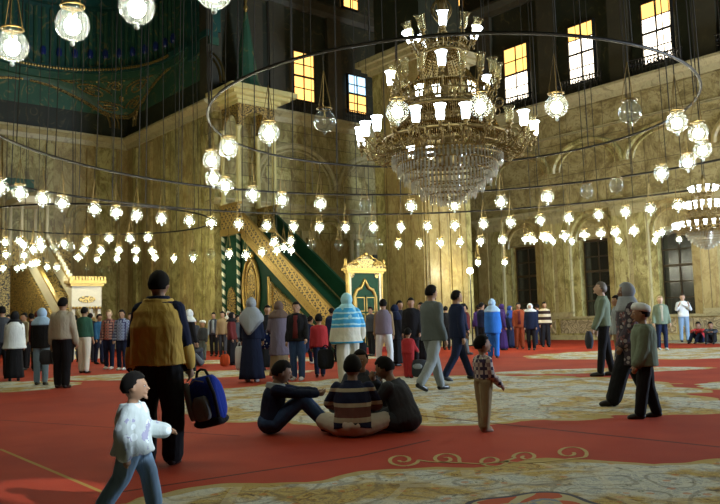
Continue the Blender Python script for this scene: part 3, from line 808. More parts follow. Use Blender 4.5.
# tower under the platform
part('tower_panel', MB().box(MU0, MU0+.06, 29.1, 30.2, .1, 4.9), GREEN)
part('arched_gilded_panel', MB().prism([(29.3, 1.6), (29.3, 2.2)] + [(29.65-.35*math.cos(PI*k/8), 2.2+.6*math.sin(PI*k/8)) for k in range(9)] + [(30.0, 2.2), (30.0, 1.6)], 'x', MU0-.04, MU0), FILI)
for v in (28.98, 30.28): part('striped_column', MB().tube([(0, 0, 0), (0, 0, 5.1)], .09, 10), ROPE, None, True).location = (MU0-.04, v, 0)
part('platform', MB().box(MU0-.15, MU1+.1, 28.75, 30.4, 5.1, 5.4), GOLD)
part('platform_parapet', MB().box(MU0-.1, MU0-.02, 28.8, 30.4, 5.4, 6.4).box(MU1-.0, MU1+.06, 28.8, 30.4, 5.4, 6.4), LATT)
part('platform_rail', MB().box(MU0-.14, MU0+.02, 28.7, 30.4, 6.4, 6.52).box(MU1-.02, MU1+.1, 28.7, 30.4, 6.4, 6.52), GOLD)
for u in (MU0-.02, MU1): 
    for v in (28.9, 30.25): part('column', MB().lathe([(.16, 6.5), (.16, 6.62), (.11, 6.7), (.1, 9.7), (.14, 9.85), (.17, 9.95)], 12, (u, v, 0)), YCOL, None, True)
# arched canopy head, moulded cornice, conical spire
for u in (MU0-.05, MU1-.05):
    pts = [(28.85, 9.95)] + [(29.58-.55*math.cos(PI*k/8), 9.95+.6*math.sin(PI*k/8)) for k in range(9)] + [(30.3, 9.95), (30.3, 11.0), (28.85, 11.0)]
    part('canopy_arch', MB().prism(pts, 'x', u, u+.1), FILI)
pts = [(MU0, 9.95)] + [((MU0+MU1)/2-.72*math.cos(PI*k/8), 9.95+.7*math.sin(PI*k/8)) for k in range(9)] + [(MU1, 9.95), (MU1, 11.0), (MU0, 11.0)]
part('canopy_arch', MB().rings([[(p[0], w, p[1]) for p in pts] for w in (28.82, 28.92)]), FILI)
mb = MB()
for o, z0, z1 in ((.1, 10.95, 11.1), (.25, 11.1, 11.25), (.55, 11.25, 11.4), (.8, 11.4, 11.62)): mb.box(MU0-o, MU1+o, 28.85-o, 30.4, z0, z1)
part('canopy_cornice', mb, YCOL)
part('spire', MB().lathe([(.85, 11.6), (.8, 11.9), (.55, 12.3), (.42, 13.2), (.2, 14.8), (.07, 15.6)], 10, ((MU0+MU1)/2, 29.65, 0)), DARKG)
part('spire_finial', MB().lathe([(.03, 15.6), (.12, 15.8), (.04, 16), (.08, 16.15), (.02, 16.5)], 8, ((MU0+MU1)/2, 29.65, 0)), GOLD, None, True)
# portal at the stair foot
VP = 21.6
for u in (17.5, 19.12): part('gilded_post', MB().box(u, u+.07, VP-.02, VP+.12, 0, 2.95), GOLD); part('white_jamb', MB().box(u+.08 if u < 18 else u-.09, u+.17 if u < 18 else u, VP-.0, VP+.1, 0, 2.92), WHITE)
part('portal_lintel', MB().box(17.45, 19.24, VP-.06, VP+.15, 2.92, 3.0).box(17.38, 19.3, VP-.12, VP+.2, 3.0, 3.1), GOLD)
part('portal_frame', MB().box(17.6, 19.12, VP+.04, VP+.1, 0, 2.92), GREEN)
dz = 2.45
def door_out(c, hw, z): return [(c-hw, .1), (c-hw, z*.8), (c-hw*.75, z*.9), (c-hw*.35, z*.93), (c, z*1.05), (c+hw*.35, z*.93), (c+hw*.75, z*.9), (c+hw, z*.8), (c+hw, .1)]
o_ = door_out(18.32, .52, 2.55)
part('arch_moulding', MB().tube([(p[0], VP+.02, p[1]) for p in o_], .07, 6), GOLD, None, True)
d_ = part('door_leaf', MB().box(17.84, 18.3, VP+.0, VP+.05, .1, 2.1).box(18.34, 18.8, VP+.0, VP+.05, .1, 2.1), GREEN)
mb = MB()
for u0 in (17.87, 18.36):
    for z0 in (.25, .9, 1.5): mb.box(u0, u0+.41, VP-.02, VP, z0, z0+.03).box(u0, u0+.41, VP-.02, VP, z0+.5, z0+.53).box(u0, u0+.03, VP-.02, VP, z0, z0+.53).box(u0+.38, u0+.41, VP-.02, VP, z0, z0+.53)
mb.build('gilded_beading', GOLD, d_)
for u in (17.72, 18.92): part('gilded_roundel', MB().rings([[(u+.11*math.cos(k*PI/6), w, 2.85+.11*math.sin(k*PI/6)) for k in range(12)] for w in (VP, VP+.08)]), FILI)
mb = MB()
mb.rings([[(p[0], w, p[1]) for p in [(17.35, 3.3), (17.4, 3.6), (17.65, 3.62), (17.85, 3.85), (18.1, 3.95), (18.3, 4.35), (18.52, 3.95), (18.77, 3.85), (18.97, 3.62), (19.22, 3.6), (19.28, 3.3)]] for w in (VP-.05, VP+.1)])
mb.v = [(v[0]+.03, v[1], 3.1+(v[2]-3.3)*.52) for v in mb.v]
part('pediment', mb, FILI)
mb = MB()
for sg in (-1, 1):
    mb.tube([(18.32+sg*(.15+.7*q/20+.08*math.sin(q)), VP-.08, 4.15-.65*q/20+.08*math.cos(q)) for q in range(21)], .045, 5)
    mb.tube([(18.32+sg*(.5+.17*(1-q/30)*math.cos(q*.45)), VP-.08, 3.6+.17*(1-q/30)*math.sin(q*.45)) for q in range(26)], .035, 5)
    for u in (.93,): mb.lathe([(.05, 3.3), (.09, 3.5), (.04, 3.65), (.07, 3.8), (.02, 4.0)], 8, (18.32+sg*u, VP, 0))
mb.ellip((18.32, VP-.05, 4.3), .1, .06, .16, 8, 6)
mb.v = [(v[0]+.03, v[1], 3.1+(v[2]-3.3)*.52) for v in mb.v]
part('pediment_scrolls', mb, GOLD, None, True)
part('crimson_step', MB().box(17.2, 19.5, VP-.5, VP+.35, 0, .18), flat('crimson_cloth', (.25, .02, .015), .9))

# ------------------------------------------------------------------ small marble minbar on the left
t = thing('marble_minbar', 'small pale marble pulpit with gilt crested gateway on the left', 'pulpit', (0, 0, 0), ROT)
K0, K1, KV = 10.15, 11.25, 29.0
for u in (K0, K1-.12): part('gate_post', MB().box(u, u+.12, KV, KV+.3, 0, 1.95), WHITE)
mb = MB().box(K0-.02, K1+.02, KV-.02, KV+.32, 1.95, 2.75)
part('gate_head', mb, WHITE)
mb = MB()
for k in range(9):
    mb.ellip((K0+.06+k*.123, KV-.03, 1.93), .06, .04, .07, 6, 4)
part('scalloped_fringe', mb, GOLD, None, True)
part('oval_plaque', MB().rings([[((K0+K1)/2+.33*math.cos(k*PI/10), w, 2.25+.13*math.sin(k*PI/10)) for k in range(20)] for w in (KV-.05, KV)]), FILI)
part('gate_cornice', MB().box(K0-.08, K1+.08, KV-.1, KV+.4, 2.75, 2.85).box(K0-.15, K1+.15, KV-.17, KV+.47, 2.85, 2.97), GOLD)
mb = MB()
for k in range(12): mb.box(K0-.13+k*.118, K0-.06+k*.118, KV-.16, KV-.08, 2.97, 3.12)
part('cresting', mb, GOLD)
part('stair_body', MB().prism([(KV+.5, 0), (KV+.5, .4), (35.3, 4.1), (37.2, 4.1), (37.2, 0)], 'x', K0+.05, K1-.05), FILI)
for u in (K0, K1-.1):
    part('balustrade', MB().prism([(KV+.4, .7), (KV+.4, 1.25), (35.3, 5.1), (35.3, 4.4)], 'x', u, u+.1), WHITE)
    part('handrail', MB().prism([(KV+.3, 1.3), (KV+.3, 1.38), (35.3, 5.25), (35.3, 5.12)], 'x', u-.03, u+.13), GOLD)
mb = MB()
for k in range(22):
    v = KV+.6+k*.26; z = 1.38+(v-KV-.3)*.66; mb.box(K1-.12, K1+.02, v, v+.12, z-.04, z+.16)
part('stepped_cresting', mb, WHITE)
for u in (K0, K1):
    for v in (35.4, 37.1): part('column', MB().tube([(u, v, 4.1), (u, v, 6.8)], .08, 8), WHITE, None, True)
part('canopy', MB().box(K0-.2, K1+.2, 35.2, 37.3, 6.8, 7.1), WHITE)
# ------------------------------------------------------------------ people
def remeshed(mb, name, mt, parent, vox, smooth_it=4, fac=.5, fold=0):
    """one continuous skin over the overlapping volumes of mb"""
    me = bpy.data.meshes.new('tmp'); me.from_pydata(mb.v, [], mb.f)
    bm = bmesh.new(); bm.from_mesh(me); bmesh.ops.recalc_face_normals(bm, faces=bm.faces); bm.to_mesh(me); bm.free()
    o = bpy.data.objects.new('tmp', me); COL.objects.link(o)
    r = o.modifiers.new('r', 'REMESH'); r.mode = 'VOXEL'; r.voxel_size = vox
    if smooth_it:
        k = o.modifiers.new('s', 'SMOOTH'); k.iterations = smooth_it; k.factor = fac
    dg = bpy.context.evaluated_depsgraph_get(); ev = o.evaluated_get(dg)
    nm = bpy.data.meshes.new_from_object(ev)
    bpy.data.objects.remove(o); bpy.data.meshes.remove(me)
    if fold and vox < .02:      # soft creases in the cloth
        nm.update(); ns = [v.normal.copy() for v in nm.vertices]; sd = Vector((random.random()*9, 0, 0))
        for v, nn in zip(nm.vertices, ns):
            c = v.co; a = noise.noise(Vector((c.x*10, c.y*10, c.z*4.5))+sd); b_ = noise.noise(Vector((c.x*22+c.z*9, c.y*22, c.z*13))+sd)
            v.co = c+nn*fold*(a*.7+b_*.25)
    nm.name = name; nm.materials.clear(); nm.materials.append(mt); nm.shade_smooth()
    q = bpy.data.objects.new(name, nm); COL.objects.link(q); q.parent = parent
    return q

def cloth(name, c, pat=None, c2=(.5, .5, .5), c3=(.1, .1, .1)):
    def f(n, b):
        p = n.coord(); x, y, z = n.sep(p); w = n.noise(p, 5, 3); fold = n.noise(n.vec(p, (1.6, 1.6, .5)), 7, 3, .5, .8)
        col = n.mix(w, c, tuple(q*.8 for q in c))
        if pat == 'bands':   # c2 stripes on c
            k = (z*28).sin().gt(.1); col = n.mix(k, col, c2)
        elif pat == 'sweater':
            k1 = (z*42).sin().gt(.72); col = n.mix(k1, col, c2)
            k2 = z.gt(.16)*z.lt(.34); k3 = (z*30).sin().gt(.0)
            col = n.mix(k2, col, n.mix(k3, c2, c3))
        elif pat == 'poncho':
            k = z.gt(1.08); s_ = (z*62+(w-.5)*4).sin().gt(.62)
            col = n.mix(k, c, n.mix(s_, c2, c3))
            col = n.mix(z.gt(.70)*z.lt(.84), col, n.mix((z*95).sin().gt(-.4), c, c2))
        elif pat == 'plaid':
            k1 = (x*78).sin().gt(.2); k2 = (z*78).sin().gt(.2); k4 = (y*78).sin().gt(.2)
            kk = (k1+k2+k4)/3.0
            col = n.mix(kk.gt(.6), n.mix(kk.gt(.3), c2, c), c3)
        elif pat == 'floral':
            v = n.vor(p, 13); m_ = n.noise(p, 14, 3)
            col = n.mix(v.lt(.33), col, c2); col = n.mix(m_.gt(.6), col, c3)
        elif pat == 'dots':
            v = n.vor(n.vec(p, (1, 1, 1)), 17); col = n.mix(v.lt(.3), col, c2)
        P(n, b, col, .9, normal=n.bump(fold, .55, .03), spec=.15, sheen=.2)
    return mat(name, f)
def skin(name, c):
    def f(n, b): P(n, b, n.mix(n.noise(n.coord(), 12, 2), c, tuple(q*.85 for q in c)), .55, spec=.3)
    return mat(name, f)
SK = skin('olive_skin', (.33, .185, .11)); SKD = skin('brown_skin', (.22, .115, .065)); SKL = skin('light_skin', (.5, .32, .22))
HAIR = flat('black_hair', (.008, .007, .006), .85, spec=.12); HAIRB = flat('brown_hair', (.04, .025, .015), .8, spec=.15); HAIRG = flat('fair_hair', (.3, .2, .09), .5); GREY = flat('greying_hair', (.12, .1, .08), .6)
EYEM = flat('eye_white', (.55, .52, .48), .2)
C = {}
def cl(n, c, *a, **k):
    C[n] = cloth(n, c, *a, **k); return C[n]
BLACK = cl('black_cloth', (.012, .012, .014)); NAVY = cl('navy_cloth', (.012, .018, .045)); JEANS = cl('blue_denim', (.035, .07, .16)); LJEANS = cl('pale_denim', (.2, .3, .42))
OFFW = cl('off_white_cloth', (.62, .58, .48)); WHT = cl('white_cloth', (.68, .72, .72)); KHAKI = cl('khaki_cloth', (.3, .25, .14)); GREYC = cl('grey_cloth', (.11, .13, .13)); DGREY = cl('charcoal_cloth', (.045, .05, .06))
LGREY = cl('light_grey_cloth', (.28, .31, .32)); OCHRE = cl('ochre_cloth', (.6, .41, .1)); REDC = cl('red_cloth', (.42, .035, .04)); BRIGHTB = cl('bright_blue_cloth', (.03, .16, .55)); PURP = cl('purple_cloth', (.05, .025, .12))
RUST = cl('rust_cloth', (.26, .055, .02)); SAGE = cl('sage_green_cloth', (.16, .2, .14)); GRN = cl('dark_green_cloth', (.03, .09, .06)); MAUVE = cl('mauve_cloth', (.19, .16, .2)); PALEB = cl('pale_blue_cloth', (.38, .55, .75)); TAN = cl('tan_cloth', (.27, .19, .1))
MAROON = cl('maroon_cloth', (.11, .02, .02)); BEIGES = cl('beige_shirt_cloth', (.4, .36, .27)); BLUEN = cl('blue_cloth', (.02, .05, .2)); AQUA = cl('aqua_cloth', (.35, .65, .75)); GREYH = cl('grey_headscarf', (.3, .33, .36))
SHOE = flat('black_leather', (.012, .011, .01), .35); SHOEW = flat('white_leather', (.5, .5, .48), .5)
PONCHO = cloth('striped_poncho_cloth', (.62, .6, .5), 'poncho', (.06, .33, .6), (.38, .66, .75)); SWEAT = cloth('striped_sweater_wool', (.015, .02, .05), 'sweater', (.38, .34, .24), (.12, .05, .04)); PLAID = cloth('plaid_shirt_cloth', (.5, .46, .42), 'plaid', (.25, .18, .2), (.05, .04, .08))
PLAIDB = cloth('blue_plaid_cloth', (.25, .3, .4), 'plaid', (.12, .14, .25), (.04, .04, .1)); PLAIDR = cloth('red_plaid_cloth', (.35, .2, .15), 'plaid', (.25, .04, .03), (.05, .02, .03)); BANDS = cloth('brown_and_cream_striped_wool', (.03, .015, .012), 'bands', (.5, .42, .28)); FLORAL = cloth('floral_coat_cloth', (.06, .05, .065), 'floral', (.3, .27, .27), (.17, .08, .08))
DOTS = cloth('dotted_navy_cloth', (.01, .02, .1), 'dots', (.75, .8, .85)); TEXT = cloth('white_and_violet_cloth', (.5, .56, .56), 'floral', (.62, .68, .7), (.3, .3, .42))

def rotx(v, a): c, s = math.cos(a), math.sin(a); return Vector((v.x, v.y*c - v.z*s, v.y*s + v.z*c))
def roty(v, a): c, s = math.cos(a), math.sin(a); return Vector((v.x*c + v.z*s, v.y, -v.x*s + v.z*c))

def skeleton(H, kid, armL, armR, legL, legR, lean=0, joints=None):
    s = H/1.75; J = {}
    hs = (1.0 if not kid else 1.0+.45*min(1, (1.6-H)/.7))   # heads are larger on children
    hs = max(1.0, hs)
    hr = .112*s*hs
    J['s'] = s; J['hr'] = hr
    J['pelvis'] = Vector((0, 0, .94*s)); top = 1.75*s
    J['head'] = Vector((0, .02*s, top-hr*1.08))
    J['neck'] = Vector((0, -.005, J['head'].z-hr*1.27))
    shz = J['neck'].z-.085*s
    up_, fo_, th_, sh_ = .29*s, .26*s, .43*s, .41*s
    for sd, k, arm in ((-1, 'L', armL), (1, 'R', armR)):
        S_ = Vector((sd*.158*s, 0, shz)); J['sh'+k] = S_
        sw, ab, el = arm[:3]; tw = arm[3] if len(arm) > 3 else 0
        d = rotx(Vector((0, 0, -1)), R(sw)); d = (d+Vector((sd*math.sin(R(ab)), 0, 0))).normalized()
        J['el'+k] = S_+d*up_
        d2 = rotx(Vector((0, 0, -1)), R(sw+el)); d2 = (d2+Vector((sd*(math.sin(R(ab))*.5-math.sin(R(tw))), 0, 0))).normalized()
        J['wr'+k] = J['el'+k]+d2*fo_; J['hd'+k] = d2
    for sd, k, leg in ((-1, 'L', legL), (1, 'R', legR)):
        Hp = Vector((sd*.088*s, 0, .9*s)); J['hip'+k] = Hp
        sw, kn = leg[:2]; ab = leg[2] if len(leg) > 2 else 2
        d = rotx(Vector((0, 0, -1)), R(sw)); d = (d+Vector((sd*math.sin(R(ab)), 0, 0))).normalized()
        J['kn'+k] = Hp+d*th_
        d2 = rotx(Vector((0, 0, -1)), R(sw-kn)); J['an'+k] = J['kn'+k]+d2*sh_
        J['toe'+k] = rotx(Vector((0, 1, 0)), R(min(0, (sw-kn))*.5))
    if lean:
        for k in ('head', 'neck', 'shL', 'shR', 'elL', 'elR', 'wrL', 'wrR'): J[k] = rotx(J[k]-J['pelvis'], R(-lean))+J['pelvis']
    if joints: J.update(joints)
    # rest the lower foot on the ground
    zmin = min(J['anL'].z, J['anR'].z)-.075*s
    if not joints:
        for k in J:
            if isinstance(J[k], Vector) and k[:3] not in ('toe',) and k[:2] != 'hd': J[k] = J[k]-Vector((0, 0, zmin))
    return J
def spine_rings(J, segs, infl=0, n=18, wav=0):
    """segs: (t along pelvis->neck, rx, ry); sections square to the spine"""
    s = J['s']; a, b = J['pelvis'], J['neck']; ax = (J['shR']-J['shL']).normalized(); t = (b-a).normalized(); ay = t.cross(ax).normalized()
    rs = []
    for q in segs:
        f, rx, ry = q[:3]; c = a+(b-a)*f
        if f < 0: c = a+Vector((0, 0, f*(b-a).length)) + (q[3] if len(q) > 3 else Vector())
        rs.append([c+ax*(rx*s+infl)*math.cos(k*2*PI/n)*(1+wav*math.sin(5*k*2*PI/n))+ay*(ry*s+infl)*math.sin(k*2*PI/n)*(1+wav*math.sin(5*k*2*PI/n)) for k in range(n)])
    return rs
TORSO = [(-.14, .12, .08), (-.06, .165, .11), (.06, .168, .112), (.3, .142, .1), (.55, .158, .112), (.72, .172, .115), (.82, .16, .1), (.9, .115, .085), (.96, .075, .07), (1.0, .058, .058)]
def limb(mb, pts, rad, n=10, sq=1.0):
    """a tapering limb with rounded ends"""
    pts = [Vector(p) for p in pts]
    a = (pts[0]-pts[1]).normalized(); b = (pts[-1]-pts[-2]).normalized()
    P_ = [pts[0]+a*rad[0]*.85]+[pts[0]+a*rad[0]*.5]+pts+[pts[-1]+b*rad[-1]*.5]+[pts[-1]+b*rad[-1]*.85]
    R_ = [rad[0]*.35, rad[0]*.8]+list(rad)+[rad[-1]*.8, rad[-1]*.35]
    mb.tube(P_, R_, n, True, False, sq)
def lerp(a, b, t): return a+(b-a)*t
def headfn(d):
    """unit sphere to skull: narrow jaw, flat face"""
    x, y, z = d
    w = 1-.28*max(0, -z)**1.3
    yy = y*(1-.12*max(0, -z)) if y > 0 else y*(1-.35*max(0, -z))
    if y > 0: yy = yy*.93+.03*max(0, -z)
    return Vector((x*w, yy, z))
def head_frame(J):
    t = J.get('headrot', (0, 0)); 
    M_ = Matrix.Rotation(R(t[0]), 3, 'Z') @ Matrix.Rotation(R(t[1]), 3, 'X')
    return M_
def body_mesh(J, vox, skn, root, hands=True, lower=True):
    s = J['s']; hr = J['hr']; mb = MB(); HM = head_frame(J); hc = J['head']
    mb.rings(spine_rings(J, TORSO))
    limb(mb, [J['neck']+Vector((0, 0, -.03*s)), lerp(J['neck'], hc, .5), hc+Vector((0, -.01, -.3*hr))], [.068*s, .058*s, .056*s])
    hm = MB(); hm.ellip((0, 0, 0), hr*.79, hr*.98, hr*1.13, 18, 13, headfn)
    hm.tube([(0, hr*.86, hr*.12), (0, hr*1.0, -hr*.1), (0, hr*1.1, -hr*.24), (0, hr*.88, -hr*.32)], [hr*.06, hr*.1, hr*.15, hr*.08], 7)      # nose
    hm.tube([(-hr*.26, hr*.84, -hr*.53), (0, hr*.93, -hr*.52), (hr*.26, hr*.84, -hr*.53)], [hr*.04, hr*.09, hr*.04], 6)                  # mouth
    hm.tube([(-hr*.25, hr*.74, -hr*.85), (0, hr*.84, -hr*.9), (hr*.25, hr*.74, -hr*.85)], [hr*.1, hr*.16, hr*.1], 6)                     # chin
    hm.tube([(-hr*.5, hr*.74, hr*.2), (0, hr*.9, hr*.2), (hr*.5, hr*.74, hr*.2)], [hr*.08, hr*.1, hr*.08], 6)                            # brow
    for sd in (-1, 1): hm.ellip((sd*hr*.8, -hr*.02, -hr*.08), hr*.09, hr*.17, hr*.27, 8, 6)
    hm.v = [tuple(hc+HM@Vector(v)) for v in hm.v]; mb.add(hm.v, hm.f)
    for k, sd in (('L', -1), ('R', 1)):
        A, B_, W_ = J['sh'+k], J['el'+k], J['wr'+k]
        limb(mb, [A, lerp(A, B_, .5), B_], [.055*s, .048*s, .038*s]); limb(mb, [B_, lerp(B_, W_, .35), W_], [.038*s, .04*s, .026*s])
        d = (W_-B_).normalized(); side = J.get('palm'+k, Vector((0, 1, 0))); side = (side-d*side.dot(d))
        if side.length < .1: side = Vector((0, 0, 1))-d*d.z
        side.normalize(); nrm = d.cross(side)
        hk = s*(1.0 if s > .75 else 1.05)
        pm = W_+d*.05*hk
        limb(mb, [W_+d*.01, pm, W_+d*.085*hk], [.026*hk, .034*hk, .034*hk], 8)
        curl = J.get('curl'+k, 25)
        for q, (off, L) in enumerate(((-.03, .06), (-.01, .078), (.01, .082), (.03, .072))):
            st = W_+d*.085*hk+side*off*hk*-1
            c1 = R(curl); inw = nrm*(-sd)
            dd = (d*math.cos(c1)+inw*math.sin(c1)); ddd = (d*math.cos(2.1*c1)+inw*math.sin(2.1*c1))
            p1 = st+dd*L*.5*hk; p2 = p1+ddd*L*.5*hk
            mb.tube([st-d*.02, st, p1, p2], [.0105*hk, .0105*hk, .0095*hk, .007*hk], 6)
        st = W_+d*.03*hk+side*.025*hk; inw = nrm*(-sd)
        mb.tube([st, st+(d*.6+side*.6+inw*.3)*.035*hk, st+(d*1.3+side*.75+inw*.6)*.05*hk], [.014*hk, .012*hk, .009*hk], 6)
    if lower:
        for k, sd in (('L', -1), ('R', 1)):
            A, B_, W_ = J['hip'+k], J['kn'+k], J['an'+k]
            limb(mb, [A, lerp(A, B_, .5), B_], [.085*s, .075*s, .052*s], 12); limb(mb, [B_, lerp(B_, W_, .35), W_], [.052*s, .054*s, .034*s], 12)
            foot(mb, J, k, 0)
    return remeshed(mb, 'body', skn, root, vox, 3, .4)
def foot(mb, J, k, infl):
    s = J['s']; A = J['an'+k]; t = J['toe'+k].normalized(); dn = Vector((0, 0, -1)) if abs(t.z) < .9 else Vector((0, 1, 0))
    dn = (dn-t*dn.dot(t)).normalized()
    limb(mb, [A+dn*.035*s-t*.04*s, A+dn*.032*s+t*.03*s, A+dn*.045*s+t*.13*s, A+dn*.052*s+t*.17*s], [.036*s+infl, .043*s+infl, .038*s+infl, .028*s+infl], 10)
def top_garment(J, mt, root, vox, name='jacket', hem=-.16, infl=.022, sleeve='long', flare=0, collar=True, sl_mt=None, n=18, sleeve_infl=.016, fit=1.0):
    s = J['s']; mb = MB()
    seg = [(hem, .178*fit+flare, .125*fit+flare), (hem*.5, .175*fit+flare*.5, .122*fit+flare*.5), (.06, .172*fit, .12*fit), (.3, .16*fit, .115*fit), (.55, .168*fit, .12*fit), (.7, .175, .122), (.81, .166, .108), (.9, .12, .088), (.965, .08, .072)]
    if collar: seg.append((1.02, .075, .07))
    else: seg.append((.99, .07, .062))
    mb.rings(spine_rings(J, seg, infl, n))
    sm = MB() if sl_mt else mb
    for k, sd in (('L', -1), ('R', 1)):
        A, B_, W_ = J['sh'+k], J['el'+k], J['wr'+k]; e = sleeve_infl
        if sleeve == 'short': limb(sm, [A, lerp(A, B_, .8)], [.062*s+e, .055*s+e])
        else:
            limb(sm, [A, lerp(A, B_, .5), B_], [.06*s+e, .053*s+e, .045*s+e]); end = .55 if sleeve == 'half' else .97
            limb(sm, [B_, lerp(B_, W_, end*.5), lerp(B_, W_, end)], [.045*s+e, .044*s+e, .036*s+e])
    o = remeshed(mb, name, mt, root, vox, 3, .5, .013)
    if sl_mt: remeshed(sm, 'sleeves', sl_mt, root, vox, 3, .5, .012)
    return o
def trousers(J, mt, root, vox, infl=.016, name='trousers', short=False):
    s = J['s']; mb = MB(); mb.rings(spine_rings(J, [(-.12, .13, .09), (-.04, .17, .115), (.1, .165, .11), (.17, .155, .105)], infl*.8))
    if J.get('seat'): mb.ellip(J['pelvis']+Vector((0, .0, -.005)), .215*s, .175*s, .13*s+.012, 16, 10)
    for k in 'LR':
        A, B_, W_ = J['hip'+k], J['kn'+k], J['an'+k]; e = infl
        limb(mb, [A, lerp(A, B_, .5), B_], [.088*s+e, .078*s+e, .06*s+e], 12)
        end = lerp(B_, W_, .35 if short else .96)
        limb(mb, [B_, lerp(B_, end, .5), end], [.06*s+e, .056*s+e, .05*s+e], 12)
    return remeshed(mb, name, mt, root, vox, 3, .5, .011)
def shoes(J, mt, root, vox):
    for k in 'LR':
        mb = MB(); foot(mb, J, k, .008); remeshed(mb, 'shoe', mt, root, max(vox, .012), 2, .5)
def skirt(J, mt, root, top=.25, hem=.06, flare=.09, name='skirt', base=.165, vox=None, shift=0):
    s = J['s']; n = 40; rs = []; zt = lerp(J['pelvis'], J['neck'], top).z
    cx = (J['anL']+J['anR'])/2
    for i in range(9):
        f = i/8; z = zt+(hem*s-zt)*f; r_ = (base+flare*f+.01)*s; ry = (.125+flare*f*1.05)*s
        c = Vector((cx.x*f*.7, cx.y*f*.7, z))
        rs.append([(c.x+r_*math.cos(k*2*PI/n)*(1+.05*f*math.sin(9*k*2*PI/n)), c.y+ry*math.sin(k*2*PI/n)*(1+.05*f*math.sin(9*k*2*PI/n)), z) for k in range(n)])
    return MB().rings(rs).build(name, mt, root, True)
def hair(J, mt, root, long=0, name='hair'):
    hr = J['hr']; HM = head_frame(J); hc = J['head']
    def fn(d):
        x, y, z = d; q = headfn(d)
        face = (y > .12+.35*max(0, z)) and z < .5
        low = z < (-.45 if y < 0 else -.05)
        sidecut = abs(x) > .55 and y > -.25 and z < -.1
        f = 1.12+.03*math.sin(13*x+7*z)*math.sin(11*y)
        if face or low or sidecut: f = .84
        return q*f
    mb = MB(); mb.ellip((0, 0, 0), hr*.8, hr*.99, hr*1.13, 26, 20, fn)
    mb.v = [tuple(hc+HM@Vector(v)) for v in mb.v]
    return mb.build(name, mt, root, True)
def hijab(J, mt, root, drape=.34, tail=0, name='headscarf'):
    s = J['s']; hr = J['hr']; HM = head_frame(J); hc = J['head']
    def fn(d):
        x, y, z = d; q = headfn(d); face = y > .5 and abs(x) < .62 and -.85 < z < .55
        return q*(.82 if face else 1.17)
    mb = MB(); mb.ellip((0, 0, 0), hr*.84, hr*1.0, hr*1.12, 26, 18, fn)
    mb.v = [tuple(hc+HM@Vector(v)) for v in mb.v]
    nk = J['neck']; n = 30; rs = []
    for i in range(8):
        f = i/7
        rx = lerp(.085, .225 if not tail else .25, min(1, f*1.5)**.8)*s+.012; ry = lerp(.095, .165 if not tail else .21, min(1, f*(1.2 if not tail else 2.2)))*s+.012
        z = hc.z-hr*.55-f*drape*s
        rs.append([(hc.x*(1-f)+nk.x*f+rx*math.cos(k*2*PI/n)*(1+.03*f*math.sin(7*k*2*PI/n)), hc.y*(1-f)+nk.y*f+ry*math.sin(k*2*PI/n)*(1+.04*f*math.sin(7*k*2*PI/n)), z-(.3*s*f*max(0, -math.sin(k*2*PI/n))**5 if tail else 0)) for k in range(n)])
    mb.rings(rs)
    return mb.build(name, mt, root, True)
def eyes(J, root):
    hr = J['hr']; HM = head_frame(J); hc = J['head']
    for sd in (-1, 1):
        MB().ellip(hc+HM@Vector((sd*hr*.32, hr*.80, hr*.0)), hr*.12, hr*.08, hr*.07, 8, 6).build('eye', EYEM, root, True)
        MB().ellip(hc+HM@Vector((sd*hr*.32, hr*.86, hr*.0)), hr*.05, hr*.04, hr*.055, 8, 6).build('pupil', HAIR, root, True)

def person(px, py, H, yaw, label, top=None, bottom=None, shoe=SHOE, hairm=HAIR, scarf=None, skinm=SK, armL=(4, 8, 12), armR=(4, 8, 12), legL=(3, 2), legR=(-3, 2), kid=None, lean=0, headrot=(0, 0), topkw=None, botkw=None, robe=None, pos=None, drape=.34, tail=0, cap=None, short=False, group=None, extra=None, front=None):
    p = at_z(px, py, 0) if pos is None else Vector(pos)
    d = p.length; vox = .0085 if d < 11 else (.014 if d < 18 else .024)
    root = thing('person', label, 'person', (p.x, p.y, 0), R(yaw), group)
    J = skeleton(H, (H < 1.5) if kid is None else kid, armL, armR, legL, legR, lean); J['headrot'] = headrot
    body_mesh(J, vox, skinm, root)
    if robe:
        skirt(J, robe, root, .3, .07, .1, 'robe_skirt'); top_garment(J, robe, root, vox, 'robe', -.1, .03, fit=1.05, collar=False)
    else:
        kw = dict(name='jacket'); kw.update(topkw or {}); top_garment(J, top, root, vox, **kw)
        if bottom == 'skirt': skirt(J, (botkw or {}).get('mt', BLACK), root, .1, .08, .06)
        else: trousers(J, bottom, root, vox, **(botkw or {}))
    shoes(J, shoe, root, vox)
    if front:
        s = J['s']; mb = MB(); e = (topkw or {}).get('infl', .022)+.006
        zs = [lerp(J['pelvis'], J['neck'], f) for f in (-.02, .3, .6, .8, .93)]
        mb.rings([[(c.x+w_*s*math.cos(k*PI/6), c.y+(dp*s+e)*1.02-.03+.03*math.sin(k*PI/6), c.z) for k in range(12)] for c, w_, dp in zip(zs, (.075, .06, .055, .06, .05), (.123, .118, .125, .112, .09))])
        mb.build('shirt_front', front, root, True)
    if scarf: hijab(J, scarf, root, drape, tail)
    elif hairm: hair(J, hairm, root)
    if cap:
        hr = J['hr']; mb = MB(); mb.lathe([(hr*.95, 0), (hr*1.12, .01), (hr*1.15, hr*.35), (hr*1.0, hr*.75), (hr*.5, hr*.95), (.01, hr)], 16)
        o = mb.build('cap', cap, root, True); o.location = J['head']+Vector((0, 0, hr*.32)); o.rotation_euler = (R(12), 0, R(headrot[0]))
    if d < 20: eyes(J, root)
    if extra: extra(J, root)
    return root, J
